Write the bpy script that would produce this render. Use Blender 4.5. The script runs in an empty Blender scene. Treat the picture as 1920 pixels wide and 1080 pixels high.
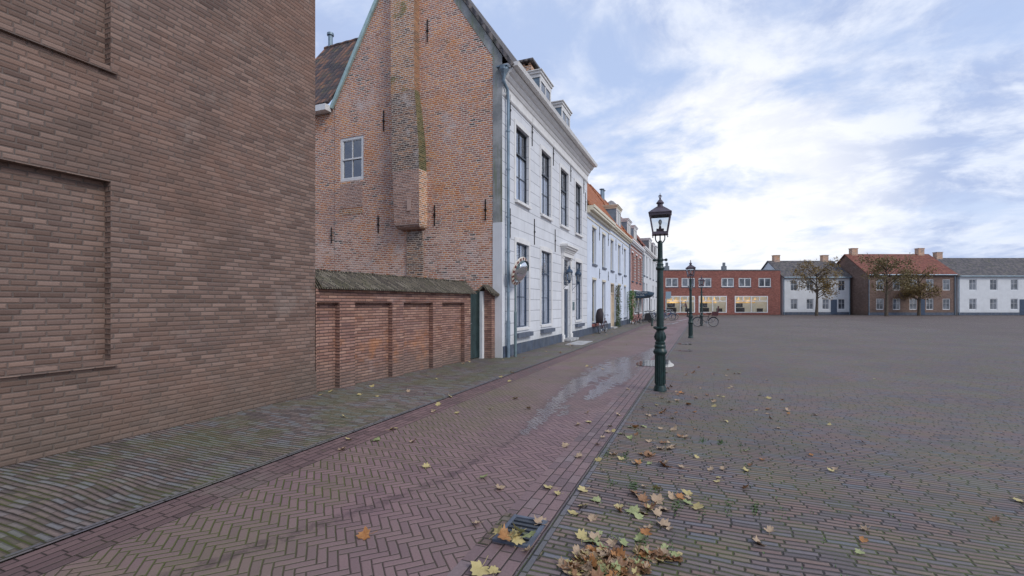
import bpy, bmesh, math, random
from mathutils import Vector, Matrix
R = math.radians
random.seed(7)
SC = bpy.context.scene
COL = SC.collection
# ------------------------------------------------------------------ node helpers
class NT:
    def __init__(s, tree): s.t = tree; s.n = tree.nodes; s.l = tree.links
    def put(s, sock, v):
        if v is None: return
        if hasattr(v, 'links') or isinstance(v, bpy.types.NodeSocket): s.l.new(v, sock)
        else:
            if isinstance(v, (tuple, list)) and len(v) == 3 and sock.type == 'RGBA': v = (*v, 1)
            sock.default_value = v
    def m(s, op, a, b=None, c=None, clamp=False):
        n = s.n.new('ShaderNodeMath'); n.operation = op; n.use_clamp = clamp
        s.put(n.inputs[0], a); s.put(n.inputs[1], b); s.put(n.inputs[2], c); return n.outputs[0]
    def mix(s, f, a, b, mode='MIX'):
        n = s.n.new('ShaderNodeMix'); n.data_type = 'RGBA'; n.blend_type = mode
        s.put(n.inputs[0], f); s.put(n.inputs[6], a); s.put(n.inputs[7], b); return n.outputs[2]
    def noise(s, vec, scale, detail=3, rough=.55, dist=0, out=0):
        n = s.n.new('ShaderNodeTexNoise'); s.put(n.inputs['Vector'], vec); n.inputs['Scale'].default_value = scale
        n.inputs['Detail'].default_value = detail; n.inputs['Roughness'].default_value = rough
        n.inputs['Distortion'].default_value = dist; return n.outputs[out]
    def white(s, vec, out=0):
        n = s.n.new('ShaderNodeTexWhiteNoise'); n.noise_dimensions = '3D'; s.put(n.inputs['Vector'], vec); return n.outputs[out]
    def xyz(s, x=0, y=0, z=0):
        n = s.n.new('ShaderNodeCombineXYZ'); s.put(n.inputs[0], x); s.put(n.inputs[1], y); s.put(n.inputs[2], z); return n.outputs[0]
    def sep(s, v):
        n = s.n.new('ShaderNodeSeparateXYZ'); s.put(n.inputs[0], v); return n.outputs
    def ramp(s, f, stops, interp='LINEAR'):
        n = s.n.new('ShaderNodeValToRGB'); s.put(n.inputs[0], f); cr = n.color_ramp; cr.interpolation = interp
        while len(cr.elements) < len(stops): cr.elements.new(.5)
        for e, (p, c) in zip(cr.elements, stops): e.position = p; e.color = (*c, 1) if len(c) == 3 else c
        return n.outputs[0]
    def mr(s, v, a, b, c=0, d=1, smooth=True):
        n = s.n.new('ShaderNodeMapRange'); s.put(n.inputs[0], v)
        if smooth: n.interpolation_type = 'SMOOTHSTEP'
        for i, x in zip((1, 2, 3, 4), (a, b, c, d)): s.put(n.inputs[i], x)
        return n.outputs[0]
    def uv(s): n = s.n.new('ShaderNodeUVMap'); return n.outputs[0]
    def pos(s): n = s.n.new('ShaderNodeNewGeometry'); return n.outputs['Position']
    def vm(s, op, a, b=None):
        n = s.n.new('ShaderNodeVectorMath'); n.operation = op; s.put(n.inputs[0], a); s.put(n.inputs[1], b); return n.outputs[0]
    def scale(s, a, k):
        n = s.n.new('ShaderNodeVectorMath'); n.operation = 'SCALE'; s.put(n.inputs[0], a); s.put(n.inputs[3], k); return n.outputs[0]
    def attr(s, name): n = s.n.new('ShaderNodeAttribute'); n.attribute_name = name; return n.outputs['Fac']
    def bump(s, h, dist=.01, strength=1, nrm=None):
        n = s.n.new('ShaderNodeBump'); n.inputs['Strength'].default_value = strength; n.inputs['Distance'].default_value = dist
        s.put(n.inputs['Height'], h); s.put(n.inputs['Normal'], nrm); return n.outputs[0]
def newmat(name):
    m = bpy.data.materials.new(name); m.use_nodes = True; nt = NT(m.node_tree)
    return m, nt, nt.n['Principled BSDF']
def plain(name, col, rough=.6, metal=0, var=.12, vscale=6, bump=.0, spec=.4, dirt=None):
    m, N, b = newmat(name)
    p = N.pos(); n1 = N.noise(p, vscale, 5, .6)
    c = N.mix(N.mr(n1, .3, .7), tuple(x*(1-var) for x in col), tuple(min(1, x*(1+var)) for x in col))
    if dirt:
        n2 = N.noise(N.vm('MULTIPLY', p, (1.6, 1.6, .35)), 2.2, 6, .65)
        c = N.mix(N.m('MULTIPLY', N.mr(n2, .45, .75), dirt[1]), c, dirt[0])
    N.put(b.inputs['Base Color'], c); b.inputs['Roughness'].default_value = rough
    b.inputs['Metallic'].default_value = metal; b.inputs['Specular IOR Level'].default_value = spec
    if bump: N.put(b.inputs['Normal'], N.bump(N.noise(p, 60, 4), bump))
    return m
def brick_cells(N, uv, w, h, mort, wob=.006, wobs=6, half=True, irr=0.0, exk=1.0):
    """running bond: returns mortar mask, cell id vector, edge height"""
    if wob:
        d = N.noise(uv, wobs, 2, .5, out=1)
        uv = N.vm('ADD', uv, N.scale(N.vm('SUBTRACT', d, (.5, .5, .5)), wob*2))
    x, y, _ = N.sep(uv)
    yy = N.m('DIVIDE', y, h); row = N.m('FLOOR', yy)
    off = N.m('MULTIPLY', N.m('MODULO', N.m('ADD', row, 1000), 2), .5)
    if irr: off = N.m('ADD', off, N.m('MULTIPLY', N.white(N.xyz(row, 3.3, 1)), irr))
    xx = N.m('ADD', N.m('DIVIDE', x, w), off); col = N.m('FLOOR', xx)
    fx = N.m('MULTIPLY', N.m('FRACT', xx), w); fy = N.m('MULTIPLY', N.m('FRACT', yy), h)
    ex = N.m('MINIMUM', fx, N.m('SUBTRACT', w, fx)); ey = N.m('MINIMUM', fy, N.m('SUBTRACT', h, fy))
    e = N.m('MINIMUM', N.m('MULTIPLY', ex, exk), ey)
    return N.mr(e, mort*.35, mort*.65, 1, 0), N.xyz(col, row, 0), N.mr(e, mort*.3, mort*1.4)
def brick_mat(name, pal, mortar, w=.215, h=.0635, mort=.012, wob=.005, patches=(), rough=.85, bumpd=.008, irr=.0, grime=None, exk=1.0, low=None):
    m, N, b = newmat(name); uv = N.uv()
    mask, cid, hh = brick_cells(N, uv, w, h, mort, wob, 5, irr=irr, exk=exk)
    rnd = N.white(cid)
    big = N.noise(uv, .55, 4, .6); med = N.noise(uv, 2.2, 3, .6)
    sel = N.m('ADD', N.m('MULTIPLY', rnd, .62), N.m('MULTIPLY', N.mr(N.m('ADD', N.m('MULTIPLY', big, .6), N.m('MULTIPLY', med, .4)), .3, .7), .38))
    c = N.ramp(sel, pal)
    rnd2 = N.white(N.vm('ADD', cid, (7.7, 3.1, 2)))
    c = N.mix(.35, c, N.mix(rnd2, (.02, .02, .02), (1, 1, 1)), 'SOFT_LIGHT')
    fine = N.noise(uv, 55, 4, .7)
    c = N.mix(.45, c, N.mix(fine, (.15, .15, .15), (.85, .85, .85)), 'OVERLAY')
    mc = N.mix(N.noise(uv, 18, 3), tuple(x*.72 for x in mortar), tuple(min(1, x*1.2) for x in mortar))
    c = N.mix(mask, c, mc)
    for (sc, lo, hi, col, st, offs) in patches:
        pn = N.noise(N.vm('ADD', uv, offs), sc, 6, .68)
        pm = N.m('MULTIPLY', N.mr(pn, lo, hi), st)
        pr = N.mr(N.m('ADD', N.m('MULTIPLY', N.white(N.vm('ADD', cid, offs)), .6), pn), .5, .95)
        c = N.mix(N.m('MULTIPLY', pm, pr), c, col)
    if low:
        zz = N.sep(N.pos())[2]; pn = N.noise(N.vm('ADD', uv, (3, 8, 1)), 1.1, 6, .7)
        lm = N.m('MULTIPLY', N.mr(zz, low[1], low[0], 1, 0), N.mr(N.m('ADD', pn, N.m('MULTIPLY', N.m('SUBTRACT', rnd, .5), .25)), .44, .60)); c = N.mix(N.m('MULTIPLY', lm, low[3]), c, low[2])
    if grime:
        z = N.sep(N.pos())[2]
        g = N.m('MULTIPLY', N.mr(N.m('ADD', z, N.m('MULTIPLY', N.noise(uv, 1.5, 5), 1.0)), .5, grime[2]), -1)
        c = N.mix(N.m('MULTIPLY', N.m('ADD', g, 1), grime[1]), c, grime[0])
    N.put(b.inputs['Base Color'], c); b.inputs['Roughness'].default_value = rough
    b.inputs['Specular IOR Level'].default_value = .25
    hgt = N.m('ADD', hh, N.m('MULTIPLY', fine, .35))
    hgt = N.m('ADD', hgt, N.m('MULTIPLY', rnd2, .5))
    N.put(b.inputs['Normal'], N.bump(hgt, bumpd, .9))
    return m
# ------------------------------------------------------------------ mesh helpers
class Fr:
    def __init__(s, o, u, n): s.o = Vector(o); s.u = Vector((u[0], u[1], 0)).normalized(); s.n = Vector((n[0], n[1], 0)).normalized()
    def __call__(s, u, d, z): return s.o + s.u*u + s.n*d + Vector((0, 0, z))
W0 = Fr((0, 0, 0), (1, 0), (0, 1))
ORG = {}
class MB:
    def __init__(s): s.v = []; s.f = []; s.mi = []; s.sm = []
    def add(s, vs, fs, mi=0, sm=False):
        k = len(s.v); s.v += [Vector(p) for p in vs]
        for f in fs: s.f.append([k+i for i in f]); s.mi.append(mi); s.sm.append(sm)
        return s
    def quad(s, *p, mi=0): return s.add(p, [list(range(len(p)))], mi)
    def box(s, F, u0, u1, d0, d1, z0, z1, mi=0):
        if u0 > u1: u0, u1 = u1, u0
        if d0 > d1: d0, d1 = d1, d0
        v = [F(u, d, z) for z in (z0, z1) for d in (d0, d1) for u in (u0, u1)]
        fs = [(0, 2, 3, 1), (4, 5, 7, 6), (0, 1, 5, 4), (2, 6, 7, 3), (0, 4, 6, 2), (1, 3, 7, 5)]
        return s.add(v, fs, mi)
    def hexa(s, v, mi=0): return s.add(v, [(0, 2, 3, 1), (4, 5, 7, 6), (0, 1, 5, 4), (2, 6, 7, 3), (0, 4, 6, 2), (1, 3, 7, 5)], mi)
    def beam(s, p0, p1, w, h, up=(0, 0, 1), mi=0):
        p0 = Vector(p0); p1 = Vector(p1); a = (p1-p0).normalized(); r = a.cross(Vector(up)).normalized()*w/2; t = r.cross(a).normalized()*h/2
        v = [p0-r-t, p0+r-t, p0-r+t, p0+r+t, p1-r-t, p1+r-t, p1-r+t, p1+r+t]
        return s.add(v, [(0, 2, 3, 1), (4, 5, 7, 6), (0, 1, 5, 4), (2, 6, 7, 3), (0, 4, 6, 2), (1, 3, 7, 5)], mi)
    def tube(s, p0, p1, r0, r1=None, n=10, mi=0, caps=True):
        r1 = r0 if r1 is None else r1; p0 = Vector(p0); p1 = Vector(p1); a = (p1-p0).normalized()
        x = a.orthogonal().normalized(); y = a.cross(x); v = []
        for p, r in ((p0, r0), (p1, r1)):
            for i in range(n): t = 2*math.pi*i/n; v.append(p+x*r*math.cos(t)+y*r*math.sin(t))
        k = len(s.v); s.add(v, [(i, (i+1) % n, n+(i+1) % n, n+i) for i in range(n)], mi, True)
        if caps: s.f += [[k+i for i in range(n)][::-1], [k+n+i for i in range(n)]]; s.mi += [mi, mi]; s.sm += [False, False]
        return s
    def path(s, pts, r, n=8, mi=0, closed=False):
        pts = [Vector(p) for p in pts]; m = len(pts); v = []; x = None
        rs = r if isinstance(r, (list, tuple)) else [r]*m
        for i, p in enumerate(pts):
            if closed: a = (pts[(i+1) % m]-pts[i-1]).normalized()
            else: a = (pts[min(i+1, m-1)]-pts[max(i-1, 0)]).normalized()
            if x is None: x = a.orthogonal().normalized()
            x = (x-a*x.dot(a)).normalized(); y = a.cross(x)
            for k in range(n): t = 2*math.pi*k/n; v.append(p+(x*math.cos(t)+y*math.sin(t))*rs[i])
        fs = [(i*n+k, i*n+(k+1) % n, ((i+1) % m)*n+(k+1) % n, ((i+1) % m)*n+k) for i in range(m if closed else m-1) for k in range(n)]
        k0 = len(s.v); s.add(v, fs, mi, True)
        if not closed: s.f += [[k0+i for i in range(n)][::-1], [k0+(m-1)*n+i for i in range(n)]]; s.mi += [mi, mi]; s.sm += [False, False]
        return s
    def lathe(s, c, prof, n=20, mi=0, smooth=True, rot=0, sq=None):
        c = Vector(c); v = []
        for r, z in prof:
            for i in range(n): t = 2*math.pi*i/n+rot; v.append(c+Vector((r*math.cos(t), r*math.sin(t), z)))
        k0 = len(s.v); m = len(prof)
        s.add(v, [(j*n+i, j*n+(i+1) % n, (j+1)*n+(i+1) % n, (j+1)*n+i) for j in range(m-1) for i in range(n)], mi, smooth)
        s.f += [[k0+i for i in range(n)][::-1], [k0+(m-1)*n+i for i in range(n)]]; s.mi += [mi, mi]; s.sm += [False, False]
        return s
    def ext(s, poly, vec, mi=0):
        """extrude a flat polygon by a vector into a solid"""
        n = len(poly); a = [Vector(p) for p in poly]; b = [p+Vector(vec) for p in a]
        return s.add(a+b, [list(range(n))[::-1], [n+i for i in range(n)]]+[(i, (i+1) % n, n+(i+1) % n, n+i) for i in range(n)], mi)
    def wall(s, F, u0, u1, z0, z1, holes, rev=.15, mi=0, d=0):
        us = sorted({u0, u1, *[h[0] for h in holes], *[h[1] for h in holes]}); zs = sorted({z0, z1, *[h[2] for h in holes], *[h[3] for h in holes]})
        us = [u for u in us if u0 <= u <= u1]; zs = [z for z in zs if z0 <= z <= z1]
        for a, b in zip(us, us[1:]):
            for c, e in zip(zs, zs[1:]):
                mu, mz = (a+b)/2, (c+e)/2
                if any(h[0] < mu < h[1] and h[2] < mz < h[3] for h in holes): continue
                s.quad(F(a, d, c), F(b, d, c), F(b, d, e), F(a, d, e), mi=mi)
        for h in holes:
            a, b, c, e = h[:4]; q = d-rev
            s.quad(F(a, d, c), F(a, d, e), F(a, q, e), F(a, q, c), mi=mi); s.quad(F(b, d, c), F(b, q, c), F(b, q, e), F(b, d, e), mi=mi)
            s.quad(F(a, d, e), F(b, d, e), F(b, q, e), F(a, q, e), mi=mi); s.quad(F(a, d, c), F(a, q, c), F(b, q, c), F(b, d, c), mi=mi)
        return s
    def build(s, name, mats, parent=None, fix=True, sharp=40):
        me = bpy.data.meshes.new(name); o = ORG.get(parent.name, Vector()) if parent else Vector()
        me.from_pydata([tuple(p-o) for p in s.v], [], s.f)
        mats = mats if isinstance(mats, (list, tuple)) else [mats]
        for m in mats: me.materials.append(m)
        uvl = me.uv_layers.new(name='UVMap').data
        for p in me.polygons:
            p.material_index = s.mi[p.index]; p.use_smooth = s.sm[p.index]
            n = p.normal
            if abs(n.z) > .98: t = Vector((1, 0, 0)); bb = Vector((0, 1, 0))
            else:
                t = Vector((-n.y, n.x, 0)).normalized(); bb = n.cross(t)
                if bb.z < 0: bb = -bb
                if (abs(t.x) > abs(t.y) and t.x < 0) or (abs(t.y) >= abs(t.x) and t.y < 0): t = -t
            for li in p.loop_indices:
                c = me.vertices[me.loops[li].vertex_index].co+o; uvl[li].uv = (c.dot(t), c.dot(bb))
        if fix:
            bm = bmesh.new(); bm.from_mesh(me); bmesh.ops.recalc_face_normals(bm, faces=bm.faces); bm.to_mesh(me); bm.free()
        if any(s.sm):
            me.set_sharp_from_angle(angle=R(sharp))
        ob = bpy.data.objects.new(name, me); COL.objects.link(ob)
        if parent: ob.parent = parent; ORG[ob.name] = o
        return ob
def thing(name, label, cat, loc=(0, 0, 0), group=None, tmpl=False):
    o = bpy.data.objects.new(name, None); COL.objects.link(o); o.empty_display_size = .3
    o.location = loc; o['label'] = label; o['category'] = cat
    if group: o['group'] = group
    ORG[o.name] = Vector(loc) if not tmpl else Vector()
    return o
def tag(o, label, cat, group=None, kind=None):
    o['label'] = label; o['category'] = cat
    if group: o['group'] = group
    if kind: o['kind'] = kind
    return o
def struct(o, label=None):
    o['kind'] = 'structure'
    if label: o['label'] = label
    return o
def dup(root, loc, rz=0, label=None, scale=None, swap=None, lean=0):
    """copy of a thing with copies of its parts and sub-parts; swap = {material: other material}"""
    def cp(o, par):
        c = o.copy(); COL.objects.link(c)
        if par: c.parent = par
        if swap and o.type == 'MESH' and any(m in swap for m in o.data.materials):
            key = (o.data.name, tuple(sorted(a.name+b.name for a, b in swap.items())))
            if key not in SWAP:
                d = o.data.copy()
                for i, m in enumerate(d.materials):
                    if m in swap: d.materials[i] = swap[m]
                SWAP[key] = d
            c.data = SWAP[key]
        for ch in o.children: cp(ch, c)
        return c
    r = cp(root, None); r.location = loc; r.rotation_euler = (0, lean, rz)
    if label: r['label'] = label
    if scale: r.scale = scale if isinstance(scale, tuple) else (scale,)*3
    return r
SWAP = {}
def text_mesh(name, txt, size, mat, parent, origin, xdir, ydir, ext=.004, align='CENTER'):
    cu = bpy.data.curves.new('tmp_text', 'FONT'); cu.body = txt; cu.size = size; cu.extrude = ext; cu.align_x = align; cu.resolution_u = 3
    to = bpy.data.objects.new('tmp_text', cu); COL.objects.link(to)
    me = bpy.data.meshes.new_from_object(to); bpy.data.objects.remove(to); bpy.data.curves.remove(cu)
    x = Vector(xdir).normalized(); y = Vector(ydir).normalized(); z = x.cross(y)
    M4 = Matrix((( x.x, y.x, z.x, 0), (x.y, y.y, z.y, 0), (x.z, y.z, z.z, 0), (0, 0, 0, 1)))
    o = ORG.get(parent.name, Vector())
    me.transform(Matrix.Translation(Vector(origin)-o) @ M4); me.materials.clear(); me.materials.append(mat)
    ob = bpy.data.objects.new(name, me); COL.objects.link(ob); ob.parent = parent; ORG[ob.name] = o
    return ob
# ------------------------------------------------------------------ materials
# old gable: hand made bricks, orange, pink grey and burnt ones, pale lime joints
m_gable = brick_mat('old_orange_brick', [(0, (.05, .038, .045)), (.13, (.11, .075, .075)), (.2, (.34, .15, .11)), (.42, (.48, .195, .13)), (.6, (.56, .215, .11)), (.8, (.64, .225, .065)), (1, (.60, .31, .17))],
    (.72, .65, .57), w=.205, h=.0655, mort=.023, wob=.010,
    patches=[(.5, .50, .66, (.68, .26, .06), .42, (13.1, 4.2, 0)), (.8, .56, .68, (.62, .55, .53), .6, (3.1, 9.2, 0)), (.45, .52, .66, (.36, .25, .23), .45, (31.1, 2.2, 0)), (1.6, .62, .72, (.06, .05, .055), .6, (17.1, 22.2, 0)), (.9, .62, .75, (.20, .21, .07), .5, (5.1, 42.2, 0))], irr=.4, low=(4.9, 3.6, (.64, .56, .54), .45))
m_breast_side = brick_mat('orange_stained_brick', [(0, (.06, .045, .04)), (.3, (.22, .115, .065)), (.6, (.36, .165, .08)), (1, (.44, .21, .10))], (.34, .28, .22), w=.205, h=.066, mort=.018, wob=.012, irr=.4)
m_mossbrick = brick_mat('mossy_dark_brick', [(0, (.035, .035, .02)), (.5, (.10, .09, .045)), (1, (.22, .14, .07))], (.26, .25, .15), w=.205, h=.066, mort=.016, wob=.012, irr=.4)
m_dark_flue = brick_mat('burnt_dark_brick', [(0, (.04, .033, .038)), (.35, (.13, .09, .08)), (.7, (.30, .165, .11)), (1, (.46, .23, .12))], (.60, .53, .46), w=.205, h=.066, mort=.019, wob=.02, irr=.4,
    patches=[(1.1, .55, .66, (.55, .5, .48), .6, (3, 2, 0))])
m_breast = brick_mat('chimney_breast_brick', [(0, (.06, .045, .045)), (.2, (.22, .12, .08)), (.5, (.46, .20, .09)), (1, (.62, .27, .09))], (.68, .62, .55), w=.205, h=.066, mort=.022, wob=.01, irr=.4,
    patches=[(.9, .55, .66, (.16, .17, .06), .75, (8, 2, 0)), (.7, .56, .66, (.62, .26, .06), .5, (1, 12, 0))])
m_small_brick = brick_mat('purple_repair_brick', [(0, (.16, .09, .08)), (.4, (.36, .20, .16)), (1, (.50, .27, .19))], (.66, .58, .53), w=.20, h=.055, mort=.014, wob=.006, irr=.4)
m_small_light = plain('pale_pink_brick_patch', (.50, .36, .31), .85)
m_garden = brick_mat('machine_red_brick', [(0, (.21, .125, .11)), (.35, (.30, .165, .13)), (.7, (.36, .205, .155)), (1, (.42, .25, .18))], (.06, .05, .05), w=.22, h=.062, mort=.013, wob=.002,
    patches=[(.9, .54, .68, (.50, .20, .07), .5, (2, 1, 0)), (1.3, .58, .70, (.44, .36, .36), .3, (12, 7, 0)), (.7, .5, .7, (.20, .13, .13), .4, (5, 17, 0))], grime=((.16, .13, .11), .55, 1.3), bumpd=.008, exk=2.2)
m_leftbrick = brick_mat('brown_house_brick', [(0, (.15, .10, .085)), (.4, (.20, .135, .11)), (1, (.25, .165, .13))], (.15, .12, .105), w=.215, h=.063, mort=.012, wob=.004, irr=.3,
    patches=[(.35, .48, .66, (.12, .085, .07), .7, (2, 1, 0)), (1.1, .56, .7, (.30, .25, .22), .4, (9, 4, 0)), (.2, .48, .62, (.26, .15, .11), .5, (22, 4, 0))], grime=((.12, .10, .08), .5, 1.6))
m_pinkbrick = brick_mat('pink_house_brick', [(0, (.33, .17, .15)), (.5, (.42, .21, .18)), (1, (.50, .27, .22))], (.46, .36, .33), w=.21, h=.062, mort=.01, wob=.002)
m_farbrick = brick_mat('deep_red_brick', [(0, (.20, .08, .07)), (.5, (.28, .105, .085)), (1, (.35, .14, .11))], (.26, .16, .13), w=.21, h=.06, mort=.01, wob=.002,
    patches=[(.5, .5, .7, (.19, .08, .07), .5, (2, 1, 0))])
def stucco_mat(name, col, joints=True, dirt=(.36, .36, .34)):
    m, N, b = newmat(name); uv = N.uv(); p = N.pos()
    n1 = N.noise(uv, 1.3, 6, .62); c = N.mix(N.mr(n1, .3, .7), tuple(x*.93 for x in col), tuple(min(1, x*1.04) for x in col))
    st = N.noise(N.vm('MULTIPLY', uv, (5, .35, 1)), 1.7, 6, .7)
    c = N.mix(N.m('MULTIPLY', N.mr(st, .5, .8), .33), c, dirt)
    z = N.sep(p)[2]
    c = N.mix(N.m('MULTIPLY', N.mr(N.m('ADD', z, N.m('MULTIPLY', N.noise(uv, 3, 5), .8)), 1.3, .55, 0, 1), .32), c, (.33, .33, .27))
    h = N.noise(uv, 40, 4)
    if joints:
        mask, cid, hh = brick_cells(N, N.vm('ADD', uv, (.3, .12, 0)), .95, .392, .026, .004, 2, irr=.35)
        x, y, _ = N.sep(N.vm('ADD', uv, (.3, .12, 0)))
        fy = N.m('MULTIPLY', N.m('FRACT', N.m('DIVIDE', y, .392)), .392); ey = N.m('MINIMUM', fy, N.m('SUBTRACT', .392, fy))
        hz = N.mr(ey, .006, .011, 1, 0)
        c = N.mix(N.m('MULTIPLY', N.white(cid), .13), c, (.50, .51, .54))
        c = N.mix(N.m('MULTIPLY', mask, .28), c, (.25, .26, .28))
        c = N.mix(N.m('MULTIPLY', hz, N.mr(N.noise(uv, 2, 3), .3, .6, .3, .7)), c, (.18, .19, .21))
        h = N.m('ADD', N.m('MULTIPLY', h, .2), N.m('SUBTRACT', 1, hz))
    N.put(b.inputs['Base Color'], c); b.inputs['Roughness'].default_value = .8; b.inputs['Specular IOR Level'].default_value = .3
    N.put(b.inputs['Normal'], N.bump(h, .006 if joints else .002, .8)); return m
m_stucco = stucco_mat('white_jointed_stucco', (.70, .715, .74))
m_white2 = stucco_mat('pale_blue_white_plaster', (.66, .72, .82), False, (.48, .54, .62))
m_white4 = stucco_mat('grey_white_plaster', (.66, .68, .70), False)
m_whitestrip = stucco_mat('smooth_white_plaster', (.72, .74, .77), False, (.5, .5, .48))
m_trim = plain('cream_white_paint', (.75, .74, .72), .5, var=.06, dirt=((.48, .47, .44), .3))
m_trim_cool = plain('cool_white_paint', (.72, .73, .74), .45, var=.05, dirt=((.42, .43, .42), .3))
m_cream = plain('cream_paint', (.68, .62, .48), .5, var=.06)
m_doorcream = plain('beige_door_paint', (.62, .52, .40), .5, var=.08)
m_navy = plain('blue_grey_gloss_paint', (.05, .075, .12), .3, var=.2)
m_darkframe = plain('dark_sash_paint', (.045, .055, .07), .35, var=.2)
m_bluestone = plain('bluestone_plinth', (.075, .095, .135), .6, var=.25, vscale=3, dirt=((.16, .17, .16), .5))
m_sillgrey = plain('blue_grey_sill', (.11, .13, .17), .5, var=.2)
m_redsill = plain('red_brick_sill', (.30, .11, .09), .7, var=.25)
m_zinc = plain('blue_grey_zinc', (.20, .27, .33), .45, metal=.35, var=.2, vscale=3)
m_iron = plain('black_iron', (.018, .017, .018), .5, metal=.4, var=.3)
m_lead = plain('grey_lead', (.16, .18, .20), .55, metal=.2, var=.25)
m_mint = plain('pale_green_verge_paint', (.36, .50, .50), .5, var=.15)
m_lampgreen = plain('dark_green_cast_iron', (.010, .032, .030), .38, metal=.0, var=.35, vscale=12, bump=.002, spec=.5, dirt=((.03, .05, .035), .5))
m_lamproof = plain('violet_grey_lantern_metal', (.10, .08, .10), .45, metal=.3, var=.3)
m_lampblue = plain('dark_blue_lantern_paint', (.03, .06, .11), .4, var=.2)
m_gate = plain('dark_green_gate_paint', (.032, .055, .056), .5, var=.25, dirt=((.07, .085, .07), .5))
m_bare = plain('grey_stone', (.42, .42, .42), .7, var=.2, dirt=((.22, .22, .18), .5))
m_pole = plain('grey_green_galvanised_pole', (.17, .235, .25), .5, metal=.3, var=.15)
# cement strip with green algae
def cement():
    m, N, b = newmat('weathered_cement'); p = N.pos(); x, y, z = N.sep(p)
    c = N.mix(N.mr(N.noise(p, 1.5, 6, .65), .35, .68), (.22, .23, .235), (.40, .41, .41))
    c = N.mix(N.m('MULTIPLY', N.mr(N.noise(N.vm('MULTIPLY', p, (6, 2, .5)), 1, 5, .7), .5, .7), .6), c, (.16, .20, .09))
    al = N.mr(N.m('ADD', x, N.m('MULTIPLY', N.noise(N.vm('MULTIPLY', p, (9, 1, .8)), 1.5, 5, .7), .18)), -5.80, -5.66)
    c = N.mix(N.m('MULTIPLY', N.m('MULTIPLY', al, N.mr(z, 7.5, 5)), .85), c, (.12, .13, .045))
    N.put(b.inputs['Base Color'], c); b.inputs['Roughness'].default_value = .9
    N.put(b.inputs['Normal'], N.bump(N.noise(p, 30, 5), .006)); return m
m_cement = cement()
def tile_mat(name, pal, moss=.3, tw=.24, th=.3, mosscol=(.16, .18, .06), bd=.05):
    m, N, b = newmat(name); uv = N.uv(); x, y, _ = N.sep(uv)
    tx = N.m('DIVIDE', x, tw); ty = N.m('DIVIDE', y, th)
    cid = N.xyz(N.m('FLOOR', tx), N.m('FLOOR', ty), 0)
    wav = N.m('SINE', N.m('MULTIPLY', tx, 2*math.pi)); fy = N.m('FRACT', ty)
    c = N.ramp(N.m('ADD', N.m('MULTIPLY', N.white(cid), .7), N.m('MULTIPLY', N.noise(uv, .8, 4), .3)), pal)
    c = N.mix(N.m('MULTIPLY', N.mr(N.noise(uv, 1.6, 6, .7), .5, .68), moss), c, mosscol)
    lap = N.mr(fy, .0, .2, 1, 0); c = N.mix(N.m('MULTIPLY', N.mr(wav, -1, -.4, 1, 0), .5), c, tuple(v*.35 for v in pal[0][1])); c = N.mix(N.m('MULTIPLY', lap, .6), c, tuple(v*.4 for v in pal[0][1]))
    h = N.m('ADD', N.m('MULTIPLY', wav, .5), N.m('MULTIPLY', N.m('SUBTRACT', 1, fy), .6))
    h = N.m('ADD', h, N.m('MULTIPLY', N.noise(uv, 30, 3), .15))
    N.put(b.inputs['Base Color'], c); b.inputs['Roughness'].default_value = .8; b.inputs['Specular IOR Level'].default_value = .25
    N.put(b.inputs['Normal'], N.bump(h, bd)); return m
m_tile_dark = tile_mat('dark_grey_pantiles', [(0, (.075, .072, .078)), (.5, (.14, .13, .135)), (1, (.23, .20, .185))], .35)
m_verge = plain('grey_verge_tiles', (.26, .26, .27), .85, var=.3, vscale=9, dirt=((.14, .17, .09), .5))
m_tile_mix = tile_mat('brown_blue_pantiles', [(0, (.05, .045, .055)), (.45, (.10, .075, .075)), (.75, (.20, .11, .08)), (1, (.32, .14, .08))], .3)
m_tile_orange = tile_mat('orange_pantiles', [(0, (.30, .10, .05)), (.5, (.42, .15, .07)), (1, (.50, .22, .11))], .25, mosscol=(.20, .17, .09))
m_tile_red = tile_mat('dull_red_pantiles', [(0, (.16, .07, .055)), (.5, (.25, .09, .07)), (1, (.34, .15, .10))], .25)
def cap_mat():
    m, N, b = newmat('mossy_slanted_tiles'); uv = N.uv()
    x, y, _ = N.sep(uv); d = N.noise(uv, 9, 3, out=1)
    x2 = N.m('ADD', x, N.m('MULTIPLY', N.sep(d)[0], .02))
    r = N.m('ADD', N.m('MULTIPLY', x2, .80), N.m('MULTIPLY', y, .62)); s_ = N.m('SUBTRACT', N.m('MULTIPLY', y, .80), N.m('MULTIPLY', x, .62))
    mask, cid, hh = brick_cells(N, N.xyz(s_, r, 0), .26, .048, .018, .002, 8, irr=.5)
    c = N.ramp(N.white(cid), [(0, (.12, .095, .07)), (.45, (.20, .165, .12)), (.8, (.28, .235, .17)), (1, (.38, .33, .25))])
    c = N.mix(N.m('MULTIPLY', N.mr(N.noise(uv, 2.3, 6, .7), .46, .66), .45), c, (.15, .15, .06))
    c = N.mix(mask, c, (.03, .028, .025))
    N.put(b.inputs['Base Color'], c); b.inputs['Roughness'].default_value = .9
    N.put(b.inputs['Normal'], N.bump(N.m('ADD', hh, N.m('MULTIPLY', N.white(cid), .8)), .022)); return m
m_cap = cap_mat()
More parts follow.
